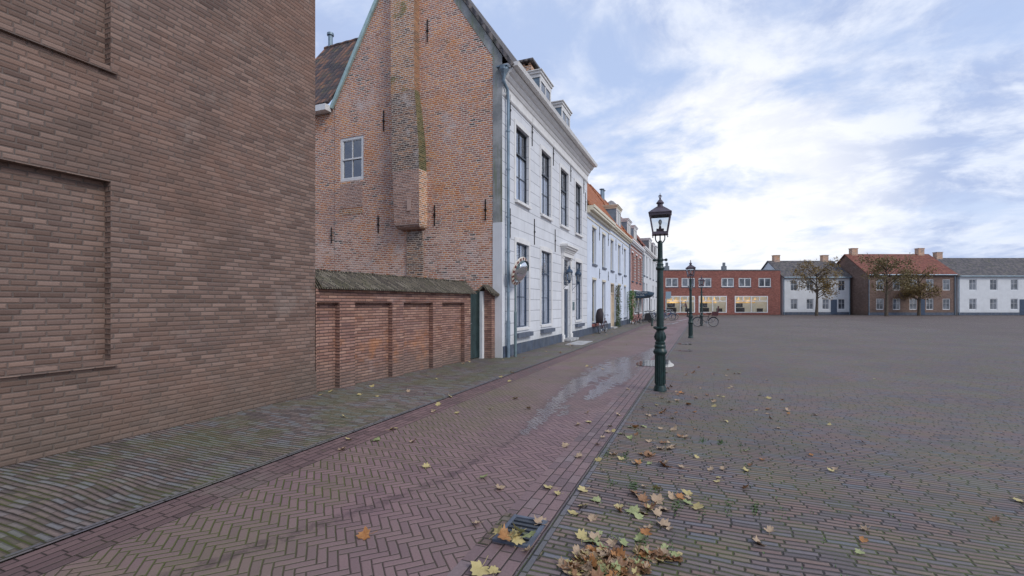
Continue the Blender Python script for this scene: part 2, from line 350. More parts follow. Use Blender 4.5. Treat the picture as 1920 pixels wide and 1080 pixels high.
def glass_mat(name, tint=(.8, .85, .9), trans=.7):
    m, N, b = newmat(name); out = N.n['Material Output']
    tr = N.n.new('ShaderNodeBsdfTransparent'); tr.inputs[0].default_value = (*tint, 1)
    gl = N.n.new('ShaderNodeBsdfGlossy'); gl.inputs['Roughness'].default_value = .03; gl.inputs[0].default_value = (.95, .97, 1, 1)
    N.put(gl.inputs['Normal'], N.bump(N.noise(N.pos(), 1.7, 2), .012, .5))
    lw = N.n.new('ShaderNodeFresnel'); lw.inputs[0].default_value = 1.5
    f = N.m('ADD', N.m('MULTIPLY', lw.outputs[0], 1.3), 1-trans-.12, clamp=True)
    mx = N.n.new('ShaderNodeMixShader'); N.put(mx.inputs[0], f); N.l.new(tr.outputs[0], mx.inputs[1]); N.l.new(gl.outputs[0], mx.inputs[2])
    N.l.new(mx.outputs[0], out.inputs[0]); return m
m_glass = glass_mat('window_glass', (.92, .95, 1), .76)
m_lampglass = glass_mat('lantern_glass', (.9, .92, .93), .86)
m_shopglass = glass_mat('shop_glass', (.9, .93, .95), .85)
m_darkglass, N_, b_ = newmat('dark_window_glass')
N_.put(b_.inputs['Base Color'], N_.mix(N_.mr(N_.noise(N_.pos(), .9, 3), .4, .6), (.05, .06, .075), (.16, .18, .21))); b_.inputs['Roughness'].default_value = .06; b_.inputs['Specular IOR Level'].default_value = .9
N_.put(b_.inputs['Normal'], N_.bump(N_.noise(N_.pos(), 1.3, 2), .02, .5))
def curtain_mat(name, col, lace=False):
    m, N, b = newmat(name); x, y, z = N.sep(N.pos()); uv = N.uv(); u, v, _ = N.sep(uv)
    f = N.m('SINE', N.m('ADD', N.m('MULTIPLY', u, 70), N.m('MULTIPLY', N.noise(uv, 3), 9)))
    c = N.mix(N.mr(f, -1, 1, .0, .3), col, tuple(k*.55 for k in col))
    if lace: c = N.mix(N.mr(N.noise(uv, 24, 2), .5, .56), c, tuple(k*.12 for k in col))
    else: c = N.mix(N.mr(N.m('SINE', N.m('MULTIPLY', v, 2*math.pi/.045)), .2, .6, 0, .35), c, tuple(k*.45 for k in col))
    N.put(b.inputs['Base Color'], c); b.inputs['Roughness'].default_value = .9; return m
m_blind = curtain_mat('white_blind', (.85, .88, .92)); m_lace = curtain_mat('white_lace', (.75, .77, .8), True)
m_room = plain('dark_interior', (.02, .022, .025), .9, var=.4, vscale=1)  # near-black colour gives the window backings the dark of unlit rooms
m_mirror, N_, b_ = newmat('mirror_surface'); b_.inputs['Metallic'].default_value = 1; b_.inputs['Roughness'].default_value = .04; b_.inputs['Base Color'].default_value = (.82, .84, .85, 1)
m_red = plain('warning_red', (.17, .04, .035), .5); m_white = plain('warning_white', (.66, .60, .52), .5)
m_rubber = plain('black_rubber', (.015, .015, .016), .7); m_chrome = plain('dull_chrome', (.45, .46, .47), .3, metal=.8)
m_bikeblack = plain('black_bicycle_paint', (.015, .015, .018), .35); m_bikered = plain('pale_red_bicycle_paint', (.45, .22, .20), .4)
m_bikeblue = plain('blue_bicycle_paint', (.06, .12, .26), .35); m_bikewhite = plain('silver_bicycle_paint', (.45, .47, .48), .35, metal=.3)
m_bikebrown = plain('dark_red_bicycle_paint', (.09, .03, .035), .4); m_saddle = plain('black_saddle', (.02, .018, .018), .6)
m_cover = plain('dark_brown_nylon', (.028, .020, .024), .7, var=.3, vscale=20)
m_pot = plain('terracotta', (.3, .13, .08), .8); m_soil = plain('potting_soil', (.04, .03, .02), .95)
m_awn = plain('navy_awning_cloth', (.035, .075, .12), .8, var=.15); m_letter = plain('pale_letter_paint', (.62, .68, .70), .5, var=.02)
m_yellow, N_, b_ = newmat('yellow_shop_glow'); b_.inputs['Base Color'].default_value = (.5, .33, .1, 1); b_.inputs['Emission Color'].default_value = (1, .62, .2, 1)  # emission puts shop lamplight into ceiling, pendants and rear strip
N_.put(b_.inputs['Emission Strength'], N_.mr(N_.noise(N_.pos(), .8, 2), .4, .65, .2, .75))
m_shopwall, N_, b_ = newmat('glowing_shop_wall'); b_.inputs['Base Color'].default_value = (.5, .52, .5, 1); b_.inputs['Emission Color'].default_value = (.6, .66, .66, 1); b_.inputs['Emission Strength'].default_value = .12  # faint emission stands in for lamplight falling on the shop walls
m_ochre = plain('ochre_shop_wall', (.42, .30, .10), .8, var=.25); m_teal = plain('teal_curtain', (.10, .22, .20), .8, var=.3)
m_sign = plain('blue_grey_sign', (.22, .30, .37), .5, var=.06)
m_bulb, N_, b_ = newmat('bulb_glass'); b_.inputs['Base Color'].default_value = (.7, .7, .66, 1); b_.inputs['Roughness'].default_value = .15
m_bark = plain('grey_bark', (.10, .08, .06), .9, var=.35, vscale=8)
def leaf_mat(name, c1, c2, rough=.6):
    m, N, b = newmat(name); oi = N.n.new('ShaderNodeObjectInfo')
    n = N.noise(N.n.new('ShaderNodeTexCoord').outputs['Object'], 30, 4, .7)
    f = N.m('ADD', N.m('MULTIPLY', oi.outputs['Random'], .55), N.m('MULTIPLY', N.mr(n, .35, .65), .5), clamp=True)
    N.put(b.inputs['Base Color'], N.mix(f, c1, c2)); b.inputs['Roughness'].default_value = rough; return m
m_leaf_y = leaf_mat('yellow_leaf', (.38, .31, .12), (.50, .41, .19)); m_leaf_g = leaf_mat('green_yellow_leaf', (.20, .24, .09), (.36, .38, .18))
m_leaf_b = leaf_mat('brown_leaf', (.15, .075, .035), (.30, .16, .08)); m_leaf_t = leaf_mat('tan_leaf', (.32, .22, .14), (.43, .32, .21))
m_leaf_o = leaf_mat('orange_leaf', (.30, .12, .035), (.40, .20, .07))
m_vine = leaf_mat('vine_leaf', (.035, .07, .02), (.10, .13, .04)); m_vine_r = leaf_mat('red_vine_leaf', (.12, .05, .02), (.10, .10, .03)); m_shrub = leaf_mat('bright_shrub_leaf', (.05, .12, .03), (.12, .22, .06))
m_treeleaf = leaf_mat('autumn_tree_leaf', (.10, .09, .03), (.25, .15, .04))
# ------------------------------------------------------------------ paving
def moss_mix(N, c, mask, p, amt, lo=.45, hi=.65, col=(.055, .075, .018), sc=.9, face=.25):
    mn = N.mr(N.noise(p, sc, 6, .66), lo, hi)
    c = N.mix(N.m('MULTIPLY', N.m('MULTIPLY', mn, mask), amt), c, col)
    return N.mix(N.m('MULTIPLY', mn, face), c, tuple(k*1.4 for k in col))
def herring_mat():
    m, N, b = newmat('herringbone_clinkers'); p = N.pos(); wet0 = N.attr('wet')
    pr = N.vm('ADD', p, N.scale(N.vm('SUBTRACT', N.noise(p, 1.2, 2, out=1), (.5, .5, .5)), .03))
    pr = N.vm('ADD', pr, N.scale(N.vm('SUBTRACT', N.noise(p, 14, 2, out=1), (.5, .5, .5)), .007))
    X, Y, _ = N.sep(pr); s = math.sqrt(.5); Wd, L = .0665, .1925
    x = N.m('MULTIPLY', N.m('SUBTRACT', X, Y), s); x = N.m('ADD', x, 60.0)
    y = N.m('MULTIPLY', N.m('ADD', X, Y), s); y = N.m('ADD', y, 60.0)
    d = N.m('SUBTRACT', x, y)
    mh = N.m('FLOOR', N.m('DIVIDE', N.m('ADD', d, Wd), 2*L)); kh = N.m('FLOOR', N.m('DIVIDE', N.m('ADD', y, N.m('MULTIPLY', mh, L)), Wd))
    xh = N.m('SUBTRACT', x, N.m('ADD', N.m('MULTIPLY', kh, Wd), N.m('MULTIPLY', mh, L)))
    yh = N.m('SUBTRACT', N.m('ADD', y, N.m('MULTIPLY', mh, L)), N.m('MULTIPLY', kh, Wd))
    isH = N.m('MULTIPLY', N.m('GREATER_THAN', xh, 0), N.m('LESS_THAN', xh, L))
    mv = N.m('FLOOR', N.m('DIVIDE', N.m('ADD', d, Wd+L), 2*L)); kv = N.m('FLOOR', N.m('DIVIDE', N.m('SUBTRACT', x, N.m('MULTIPLY', mv, L)), Wd))
    xv = N.m('SUBTRACT', x, N.m('ADD', N.m('MULTIPLY', kv, Wd), N.m('MULTIPLY', mv, L)))
    yv = N.m('SUBTRACT', N.m('ADD', y, N.m('MULTIPLY', mv, L)), N.m('ADD', N.m('MULTIPLY', kv, Wd), Wd))
    def edge(a, b_, la, lb): return N.m('MINIMUM', N.m('MINIMUM', a, N.m('SUBTRACT', la, a)), N.m('MINIMUM', b_, N.m('SUBTRACT', lb, b_)))
    eh = edge(xh, yh, L, Wd); ev = edge(xv, yv, Wd, L)
    def sel(a, c_): return N.m('ADD', N.m('MULTIPLY', isH, a), N.m('MULTIPLY', N.m('SUBTRACT', 1, isH), c_))
    e = sel(eh, ev); cid = N.xyz(sel(kh, kv), sel(mh, mv), isH)
    mask = N.mr(e, .0012, .0044, 1, 0); rnd = N.white(cid)
    c = N.ramp(rnd, [(0, (.198, .128, .138)), (.35, (.226, .145, .154)), (.7, (.248, .159, .165)), (1, (.270, .175, .178))])
    big = N.noise(p, .35, 5, .6); c = N.mix(N.m('MULTIPLY', N.mr(big, .38, .66), .35), c, (.16, .14, .115))
    c = N.mix(.4, c, N.mix(N.noise(p, 70, 4, .75), (.1, .1, .1), (.9, .9, .9)), 'OVERLAY')
    c = N.mix(N.m('MULTIPLY', mask, .93), c, (.022, .018, .016))
    side = N.mr(N.sep(p)[0], -2.0, -3.3, .15, 1)
    c = moss_mix(N, c, N.m('MULTIPLY', N.mr(e, .003, .008, 1, 0), side), p, 1.0, .36, .50, (.095, .11, .035), .7, 0); ol = N.m('MULTIPLY', side, N.mr(N.noise(p, .9, 5, .65), .42, .62)); c = N.mix(N.m('MULTIPLY', ol, .30), c, (.17, .165, .07))
    # dark tyre scuff, white specks
    sk = N.attr('scuff'); skn = N.mr(N.m('MULTIPLY', sk, N.noise(N.vm('MULTIPLY', p, (1, 1, 1)), 9, 5, .75)), .32, .5)
    c = N.mix(N.m('MULTIPLY', skn, .5), c, (.055, .038, .045))
    sp = N.n.new('ShaderNodeTexVoronoi'); N.put(sp.inputs['Vector'], p); sp.inputs['Scale'].default_value = 2.1; spd = sp.outputs['Distance']
    spc = N.sep(sp.outputs['Color'])[0]
    spot = N.m('MULTIPLY', N.mr(N.m('ADD', spd, N.m('MULTIPLY', N.noise(p, 40, 3), .03)), .035, .06, 1, 0), N.m('GREATER_THAN', spc, .62))
    c = N.mix(N.m('MULTIPLY', spot, .6), c, (.42, .42, .40))
    # wet track
    wn = N.m('ADD', wet0, N.m('MULTIPLY', N.m('SUBTRACT', N.noise(p, 2.2, 5, .6), .5), .6)); wn = N.m('ADD', wn, N.m('MULTIPLY', N.m('SUBTRACT', rnd, .5), .5))
    damp_ = N.mr(wn, .12, .42); c = N.mix(N.m('MULTIPLY', damp_, .35), c, (.09, .065, .07))
    wet = N.m('MULTIPLY', N.m('MULTIPLY', N.mr(wn, .38, .60), N.mr(wet0, .02, .2)), N.m('SUBTRACT', 1, N.m('MULTIPLY', mask, .8)))
    c = N.mix(N.m('MULTIPLY', wet, .4), c, (.10, .09, .10))
    damp = N.mr(N.noise(p, .5, 4), .42, .62, .62, .78)
    N.put(b.inputs['Roughness'], N.m('ADD', N.m('MULTIPLY', wet, -.50), damp)); b.inputs['Specular IOR Level'].default_value = .5
    N.put(b.inputs['Specular IOR Level'], N.m('ADD', .35, N.m('MULTIPLY', wet, .65)))
    N.put(b.inputs['Base Color'], c)
    h = N.m('ADD', N.mr(e, .001, .011), N.m('MULTIPLY', N.noise(p, 90, 3), .14)); h = N.m('ADD', h, N.m('MULTIPLY', rnd, .28))
    bn = N.n.new('ShaderNodeBump'); bn.inputs['Distance'].default_value = .007; N.put(bn.inputs['Height'], h); N.put(bn.inputs['Strength'], N.m('SUBTRACT', 1, N.m('MULTIPLY', wet, .55)))
    N.put(b.inputs['Normal'], bn.outputs[0]); return m
m_road = herring_mat()
def row_mat(name, pal, along_y, w, h, mort, wob, moss, jointcol=(.025, .022, .018), irr=.6, face=.2, roughv=.72, mosslo=.42, bd=.012, warp=.0, exk=1.0):
    m, N, b = newmat(name); p = N.pos(); x, y, z = N.sep(p)
    if warp:
        wv = N.m('MULTIPLY', N.m('SUBTRACT', N.noise(p, .45, 2), .5), warp); 
        y = N.m('ADD', y, wv)
    v = N.xyz(N.m('ADD', y, 50), N.m('ADD', x, 50), 0) if along_y else N.xyz(N.m('ADD', x, 50), N.m('ADD', y, 50), 0)
    mask, cid, hh = brick_cells(N, v, w, h, mort, wob, 7, irr=irr, exk=exk); rnd = N.white(cid)
    # drop whole-colour groups so blue and brown bricks cluster
    g = N.noise(p, .8, 3); c = N.ramp(N.m('ADD', N.m('MULTIPLY', rnd, .8), N.m('MULTIPLY', g, .2)), pal)
    c = N.mix(.45, c, N.mix(N.noise(p, 45, 5, .75), (.1, .1, .1), (.9, .9, .9)), 'OVERLAY')
    st = N.mr(N.noise(p, .22, 6, .62), .35, .65); c = N.mix(N.m('MULTIPLY', st, .30), c, (.07, .062, .06)); c = N.mix(N.m('MULTIPLY', N.mr(N.noise(p, .55, 5, .7), .55, .7), .22), c, (.30, .28, .26))
    c = N.mix(N.m('MULTIPLY', mask, .92), c, jointcol)
    c = moss_mix(N, c, mask, p, moss, mosslo, mosslo+.18, (.07, .085, .022), 1.1, face)
    gm = N.mr(N.noise(p, 3.3, 6, .72), .64, .70); c = N.mix(N.m('MULTIPLY', gm, min(1, moss*.7)), c, (.06, .10, .02))
    N.put(b.inputs['Base Color'], c); N.put(b.inputs['Roughness'], N.mr(rnd, 0, 1, roughv-.12, roughv+.1)); b.inputs['Specular IOR Level'].default_value = .4
    hgt = N.m('ADD', hh, N.m('MULTIPLY', rnd, .7)); hgt = N.m('ADD', hgt, N.m('MULTIPLY', N.noise(p, 60, 3), .2))
    N.put(b.inputs['Normal'], N.bump(hgt, bd)); return m
m_band = row_mat('edge_band_clinkers', [(0, (.14, .10, .105)), (.3, (.20, .135, .142)), (.7, (.24, .16, .16)), (1, (.24, .20, .21))], True, .205, .098, .007, .003, .5, irr=.5, face=.04, bd=.007, mosslo=.5)
m_band_l = row_mat('edge_band_red', [(0, (.13, .085, .088)), (.5, (.195, .12, .122)), (1, (.23, .145, .14))], True, .205, .085, .008, .003, .4, irr=.5, face=.06, bd=.007, mosslo=.5)
m_walk = row_mat('worn_clay_paving', [(0, (.09, .08, .09)), (.25, (.18, .14, .14)), (.45, (.235, .15, .135)), (.62, (.18, .18, .21)), (.8, (.25, .17, .145)), (1, (.25, .23, .18))], False, .205, .058, .013, .007, 1.0, irr=.9, face=.16, warp=.25, mosslo=.42, exk=1.3)
m_walk_l = row_mat('mossy_clay_paving', [(0, (.11, .10, .10)), (.3, (.22, .17, .16)), (.55, (.27, .205, .185)), (.75, (.24, .24, .255)), (1, (.31, .265, .23))], False, .205, .060, .016, .004, 1.0, irr=.9, face=.30, mosslo=.42, warp=.3, exk=3.5)
m_kerbrow = row_mat('grey_edging_bricks', [(0, (.12, .12, .14)), (.5, (.17, .16, .18)), (1, (.21, .18, .18))], True, .21, .07, .009, .004, .6, irr=.5)
m_square = row_mat('square_paving', [(0, (.12, .09, .09)), (.5, (.17, .12, .115)), (1, (.20, .16, .14))], False, .21, .07, .01, .006, .6, face=.15)
# ================================================================== GROUND
def sheet(name, x0, x1, y0, y1, z, mat, step=None, dz=.004, attrs=None, edge=None):
    nx = max(1, int((x1-x0)/step)) if step else 1; ny = max(1, int((y1-y0)/step)) if step else 1
    vs = [(x0+(x1-x0)*i/nx, y0+(y1-y0)*j/ny, z) for j in range(ny+1) for i in range(nx+1)]
    fs = [(j*(nx+1)+i, j*(nx+1)+i+1, (j+1)*(nx+1)+i+1, (j+1)*(nx+1)+i) for j in range(ny) for i in range(nx)]
    me = bpy.data.meshes.new(name); me.from_pydata(vs, [], fs); me.materials.append(mat)
    if attrs:
        for an, fn in attrs.items():
            a = me.attributes.new(an, 'FLOAT', 'POINT')
            for i, v in enumerate(vs): a.data[i].value = fn(v[0], v[1])
    ob = bpy.data.objects.new(name, me); COL.objects.link(ob); return struct(ob)
def polyd(x, y, pts):
    best = 0
    for (a, b, ra), (c, d, rb) in zip(pts, pts[1:]):
        dx, dy = c-a, d-b; t = max(0, min(1, ((x-a)*dx+(y-b)*dy)/(dx*dx+dy*dy)))
        q = math.hypot(x-a-dx*t, y-b-dy*t); r = ra+(rb-ra)*t
        best = max(best, max(0, 1-.5*q/r))
    return best
WET = [[(-2.16, 5.6, .05), (-2.20, 6.4, .10), (-2.31, 7.3, .12), (-2.42, 9.0, .15), (-2.40, 11.0, .28), (-1.95, 12.8, .62), (-1.55, 14.4, .75)],
       [(-1.90, 8.15, .08), (-1.88, 9.5, .16), (-1.70, 11.2, .24), (-1.6, 13, .5)], [(-1.75, 14.6, .45), (-1.65, 17, .22), (-1.5, 19.5, .16)],
       [(-.95, 20.4, .25), (-.45, 20.8, .25)], [(-.8, 17.6, .15), (-.3, 17.7, .15)], [(-2.1, 7.5, .04), (-1.95, 6.8, .05)], [(-2.9, 39, .3), (-2.3, 43, .25)]]
SCUFF = [[(-3.1, 1.8, .12), (-2.65, 2.9, .14), (-2.3, 4.0, .11), (-2.2, 5.4, .08), (-2.25, 7, .05)]]
wetf = lambda x, y: max(polyd(x, y, w) for w in WET) if y < 46 else 0
scf = lambda x, y: max(polyd(x, y, w) for w in SCUFF) if y < 8 else 0
g = struct(MB().quad((-400, -150, -.03), (400, -150, -.03), (400, 900, -.03), (-400, 900, -.03)).build('ground', m_square, fix=False))
sheet('square', -30, 60, -12, 69.9, -.012, m_square)
sheet('street', -3.83, -1.48, -3, 68, 0, m_road, .1, attrs={'wet': wetf, 'scuff': scf})
sheet('pavement', -1.02, 14, -3, 60, .004, m_walk)
p_l = sheet('pavement_left', -12, -4.33, -3, 60, .004, m_walk_l); p_l.name = 'pavement'
sheet('kerb', -4.33, -4.25, -3, 60, .010, m_kerbrow)
sheet('paving_band', -4.25, -3.83, -3, 62, -.002, m_band_l)
sheet('paving_band', -1.48, -1.08, -3, 60, .002, m_band)
sheet('kerb', -1.08, -1.02, -3, 60, .008, m_kerbrow)
# puddle and small pools
def blob(name, cx, cy, rx, ry, z, mat, seed, rot=0, n=48, amp=.16):
    rr = random.Random(seed); ph = [rr.uniform(0, 6.28) for _ in range(5)]; pts = []
    for i in range(n):
        t = 2*math.pi*i/n; k = 1+sum(amp/(j+1)*math.sin((j+2)*t+ph[j]) for j in range(5))
        x, y = rx*k*math.cos(t), ry*k*math.sin(t); pts.append((cx+x*math.cos(rot)-y*math.sin(rot), cy+x*math.sin(rot)+y*math.cos(rot), z))
    ob = MB().quad(*pts).build(name, mat, fix=False); return struct(ob)
m_water, N_, b_ = newmat('puddle_water'); b_.inputs['Base Color'].default_value = (.03, .028, .026, 1); b_.inputs['Roughness'].default_value = .03
b_.inputs['Specular IOR Level'].default_value = 1.0; b_.inputs['IOR'].default_value = 1.45; N_.put(b_.inputs['Normal'], N_.bump(N_.noise(N_.pos(), 3, 2), .004, .4))
blob('puddle', -1.22, 13.75, .36, 1.15, .014, m_water, 3, rot=-.06, amp=.3)
blob('puddle', -.72, 20.6, .32, .20, .014, m_water, 5); blob('puddle', -.6, 17.6, .22, .10, .014, m_water, 8)
# stone slab before the door
sl = MB().box(W0, -5.25, -4.55, 18.5, 20.6, 0, .018).build('stone_slab', m_bare); tag(sl, 'pale grey stone slab set in the pavement before the blue front door', 'slab')
# old painted lines far up the street
mk = MB()
def stripe(mb, a, b, w, z=.006):
    a, b = Vector((*a, z)), Vector((*b, z)); d = (b-a).normalized(); n = Vector((-d.y, d.x, 0))*w/2; mb.quad(a-n, b-n, b+n, a+n)
for i, (a, b) in enumerate([((-3.6, 44.5), (-2.2, 47.5)), ((-2.2, 47.5), (-1.6, 54)), ((-3.3, 49.5), (-1.55, 47.0)), ((-2.4, 40.0), (-2.05, 44.0))]): stripe(mk, a, b, .16, .006+.004*i)
m_paint = plain('worn_road_paint', (.38, .37, .38), .7, var=.3, vscale=5)
struct(mk.build('road_marking', m_paint, fix=False))
# moss strips
# ================================================================== WINDOWS
def window(F, u0, u1, z0, z1, parent, rev=.14, frame=m_darkframe, fw=.05, cols=2, rows=(.5,), casing=None, cas_w=.0, curtain=None, glass=m_glass, sill=None, bw=.026, sillmat=None, room=True, name='window', transom=None, sub=True, label=None):
    d0 = -rev
    w = MB(); w.box(F, u0, u0+fw, d0-.03, d0+.022, z0, z1).box(F, u1-fw, u1, d0-.03, d0+.022, z0, z1)
    w.box(F, u0+fw, u1-fw, d0-.03, d0+.022, z1-fw, z1).box(F, u0+fw, u1-fw, d0-.03, d0+.022, z0, z0+fw)
    win = w.build(name, casing or frame, parent)
    if label: win['label'] = label
    a, b, c, e = u0+fw, u1-fw, z0+fw, z1-fw
    s = MB()
    for k in range(1, cols): x = a+(b-a)*k/cols; s.box(F, x-bw/2, x+bw/2, d0-.018, d0+.004, c, e)
    xs = [a]+[a+(b-a)*k/cols for k in range(1, cols)]+[b]
    for r in rows:
        thick = .055 if (transom is not None and abs(r-transom) < .01) else bw; z = c+(e-c)*r
        if thick > bw: s.box(F, a, b, d0-.0195, d0+.03, z-thick/2, z+thick/2)
        else:
            for p, q in zip(xs, xs[1:]): s.box(F, p+(bw/2 if p != a else 0), q-(bw/2 if q != b else 0), d0-.018, d0+.002, z-thick/2, z+thick/2)
    if casing:
        q = .03; s.box(F, a, a+q, d0-.019, d0+.006, c, e).box(F, b-q, b, d0-.019, d0+.006, c, e).box(F, a+q, b-q, d0-.019, d0+.006, e-q, e).box(F, a+q, b-q, d0-.019, d0+.006, c, c+q)
    if s.v: s.build('sash', frame, win)
    MB().quad(F(a, d0-.02, c), F(b, d0-.02, c), F(b, d0-.02, e), F(a, d0-.02, e)).build('pane', glass, win, fix=False)
    if room: MB().box(F, a-.1, b+.1, d0-.7, d0-.66, c-.1, e+.1).build('room_backing', m_room, win)  # dark sheet stands in for the unlit room's shade
    if curtain:
        for cz0, cz1, cm in curtain:
            MB().box(F, a+.01, b-.01, d0-.045, d0-.035, c+(e-c)*cz0, c+(e-c)*cz1).build('curtain', cm, win)
    if sill:
        sw, sh, sd = sill; MB().box(F, u0-sw, u1+sw, -.002, sd, z0-sh, z0-.01).build('sill', sillmat or m_trim, win)
    return win
def anchor(F, u, z, h, parent, bent=.0, n='wall_anchor'):
    m = MB(); m.box(F, u-.014, u+.014, .004, .03, z-h/2, z+h/2).box(F, u-.035, u+.035, .005, .045, z-.03, z+.03)
    return m.build(n, m_iron, parent)
# ================================================================== MAIN HOUSE
XF, Y0, Y1 = -5.78, 13.25, 24.7
main = thing('brick_house', 'tall old house with orange brick gable, white plastered street front and dark roof', 'house', (XF, Y0, 0))
F = Fr((XF, 0, 0), (0, 1), (1, 0)); Gf = Fr((0, Y0, 0), (1, 0), (0, -1))
up = [(14.35, 15.60), (16.98, 18.22), (19.60, 20.88), (22.16, 23.44)]; lo = [(14.38, 15.60), (16.98, 18.26), (22.20, 23.46)]
UZ = (5.17, 7.68); LZ = (.88, 3.76); DO = (20.08, 21.12, .10, 3.76)
holes = [(a, b, *UZ) for a, b in up]+[(a, b, *LZ) for a, b in lo]+[DO]
fac = MB().wall(F, Y0, Y1, .0, 8.66, holes, .22)
fac.build('street_front', m_stucco, main)
MB().box(F, Y0+.02, 19.76, .002, .035, 0, .36).build('plinth', m_bluestone, main)
MB().box(F, 21.44, Y1, .002, .035, 0, .36).build('plinth', m_bluestone, main)
# gable wall: window, roof slopes
XL, XR, ZA, XA = -12.47, -5.80, 14.42, -9.25
gw = (-12.22, -11.16, 6.12, 7.70)
gb = MB().wall(Gf, XL, -6.10, 0, 9.0, [gw], .12)
gb.quad(Gf(XL, 0, 9.0), Gf(-6.10, 0, 9.0), Gf(-6.10, 0, 9.92), Gf(XA, 0, ZA+.13), Gf(XL, 0, 9.0+.03))
gb.build('gable_wall', m_gable, main)
MB().box(Gf, -6.10, XF-.002, -.25, .012, 4.24, 9.0).quad(Gf(-6.10, .012, 9.0), Gf(XF, .012, 9.0), Gf(XF+.0, .012, 9.42), Gf(-6.10, .012, 9.90)).build('cement_corner_strip', m_cement, main)
# cement band below the right verge
cb = MB(); p0 = Gf(-6.10, .0, 9.62); p1 = Gf(XA, 0, ZA)
cb.add([Gf(-6.101, .010, 9.45), Gf(-6.101, .010, 9.92), Gf(XA, .010, ZA+.13), Gf(XA-.02, .010, ZA-.20)], [(0, 1, 2, 3)])
cb.build('verge_mortar_band', m_cement, main)
MB().box(Gf, -6.10, XF+.004, -.2, .02, 0, 4.235).build('white_corner_strip', m_whitestrip, main)
# back and body so that the house is closed
MB().box(W0, XL, XL+.05, Y0+.3, Y1-.05, 0, 9.0).box(W0, XL+.05, XF-1.2, Y1-.10, Y1-.05, 0, 9.0).build('rear_wall', m_garden, main)
far_g = Fr((0, Y1-.02, 0), (1, 0), (0, 1))
MB().quad(far_g(XL, 0, 0), far_g(XF-.03, 0, 0), far_g(XF-.03, 0, 9.1), far_g(XA, 0, ZA-.1), far_g(XL, 0, 9.0)).build('party_wall', m_stucco, main)
def roof_slab(mb, xe, ze, xr, zr, y0, y1, t=.09):
    e0, e1, r0, r1 = Vector((xe, y0, ze)), Vector((xe, y1, ze)), Vector((xr, y0, zr)), Vector((xr, y1, zr))
    n = (r0-e0).cross(e1-e0).normalized(); n = n if n.z > 0 else -n; n = n*t
    return mb.hexa([e0, e1, r0, r1, e0+n, e1+n, r0+n, r1+n])
rf = MB(); roof_slab(rf, -5.46, 9.00, XA, ZA+.16, Y0-.07, Y1-.03, .12); roof_slab(rf, XL-.12, 8.9, XA-.02, ZA+.05, Y0-.02, Y1-.03)
main_roof = rf.build('roof', m_tile_dark, main)
# wavy verge tiles on the right slope: one row of overlapping tile ends
vt = MB(); n = 44
for i in range(n):
    t0, t1 = i/n, (i+1)/n; a = Vector((-5.50, Y0-.12, 9.05)).lerp(Vector((XA, Y0-.12, ZA+.05)), t0); b = Vector((-5.50, Y0-.12, 9.05)).lerp(Vector((XA, Y0-.12, ZA+.05)), t1+.012)
    off = Vector((.081, .0, .058)); 0 and vt.beam(a+off*.95+Vector((0, .04, 0)), b+off*.82+Vector((0, .04, 0)), .16, .22, up=(.81, 0, .58))

vb = MB(); vb.beam((XL-.12, Y0-.05, 8.86), (XA, Y0-.05, ZA+.1), .08, .13, up=(-.86, 0, .5)); vb.build('verge_board', m_mint, main_roof)
# cornice: stacked profile along the front
co = MB()
prof = [(.003, 8.20), (.03, 8.20), (.06, 8.24), (.06, 8.27), (.03, 8.30), (.03, 8.56), (.06, 8.58), (.10, 8.66), (.10, 8.70), (.14, 8.72), (.20, 8.80), (.20, 8.84), (.27, 8.87), (.34, 8.96), (.34, 9.02), (.003, 9.02)]
co.ext([F(Y0+.012, d, z) for d, z in prof], F.u*(Y1+.06-Y0-.012)); co.box(F, Y0+.012, Y1+.09, .30, .44, 9.021, 9.07)
for y in [Y0+.2+i*.0 for i in range(1)]: pass
cor = co.build('cornice', m_trim, main)
gt = MB().add([F(Y0-.03, .30, 9.02), F(Y0-.03, .52, 9.02), F(Y0-.03, .30, 9.14), F(Y0-.03, .56, 9.14), F(Y1+.1, .30, 9.02), F(Y1+.1, .52, 9.02), F(Y1+.1, .30, 9.14), F(Y1+.1, .56, 9.14)], [(0, 2, 3, 1), (4, 5, 7, 6), (0, 1, 5, 4), (2, 6, 7, 3), (0, 4, 6, 2), (1, 3, 7, 5)])
gt.box(F, Y0-.03, Y0+.0, .0, .30, 9.0, 9.14); gt.build('gutter', m_trim, main)
# windows
for i, (a, b) in enumerate(up):
    window(F, a, b, *UZ, main, rev=.10, rows=(.34, .66), cols=2, fw=.035, transom=.66, curtain=[(0, .6, m_blind)] if i else [(.0, .62, m_blind)], sill=(.07, .10, .10), sillmat=m_trim)
for i, (a, b) in enumerate(lo):
    wn = window(F, a, b, *LZ, main, rev=.10, rows=(.36, .70), cols=2, fw=.038, transom=.70, curtain=[(0, .69, m_blind), (.71, 1, m_lace)], frame=m_navy, sill=(.02, .10, .05), sillmat=m_trim)
    MB().box(F, a-.08, b+.12, .004, .15, .55, .70).build('lower_sill', m_sillgrey, wn)
# plaster bands round openings, slightly arched head
def surround(u0, u1, z0, z1, parent, w=.13):
    s = MB(); d = .028
    s.box(F, u0-w, u0-.002, .003, d, z0, z1).box(F, u1+.002, u1+w, .003, d, z0, z1)
    n = 8; top = []; bot = []
    for i in range(n+1):
        t = i/n; u = u0-w+(u1-u0+2*w)*t; top.append(F(u, .003, z1+.14+.05*math.sin(math.pi*t))); bot.append(F(u, .003, z1+.002))
    s.ext(bot+top[::-1], F.n*(d-.003)); s.build('window_surround', m_trim, parent)
for a, b in up: surround(a, b, *UZ, main)
for a, b in lo: surround(a, b, *LZ, main)
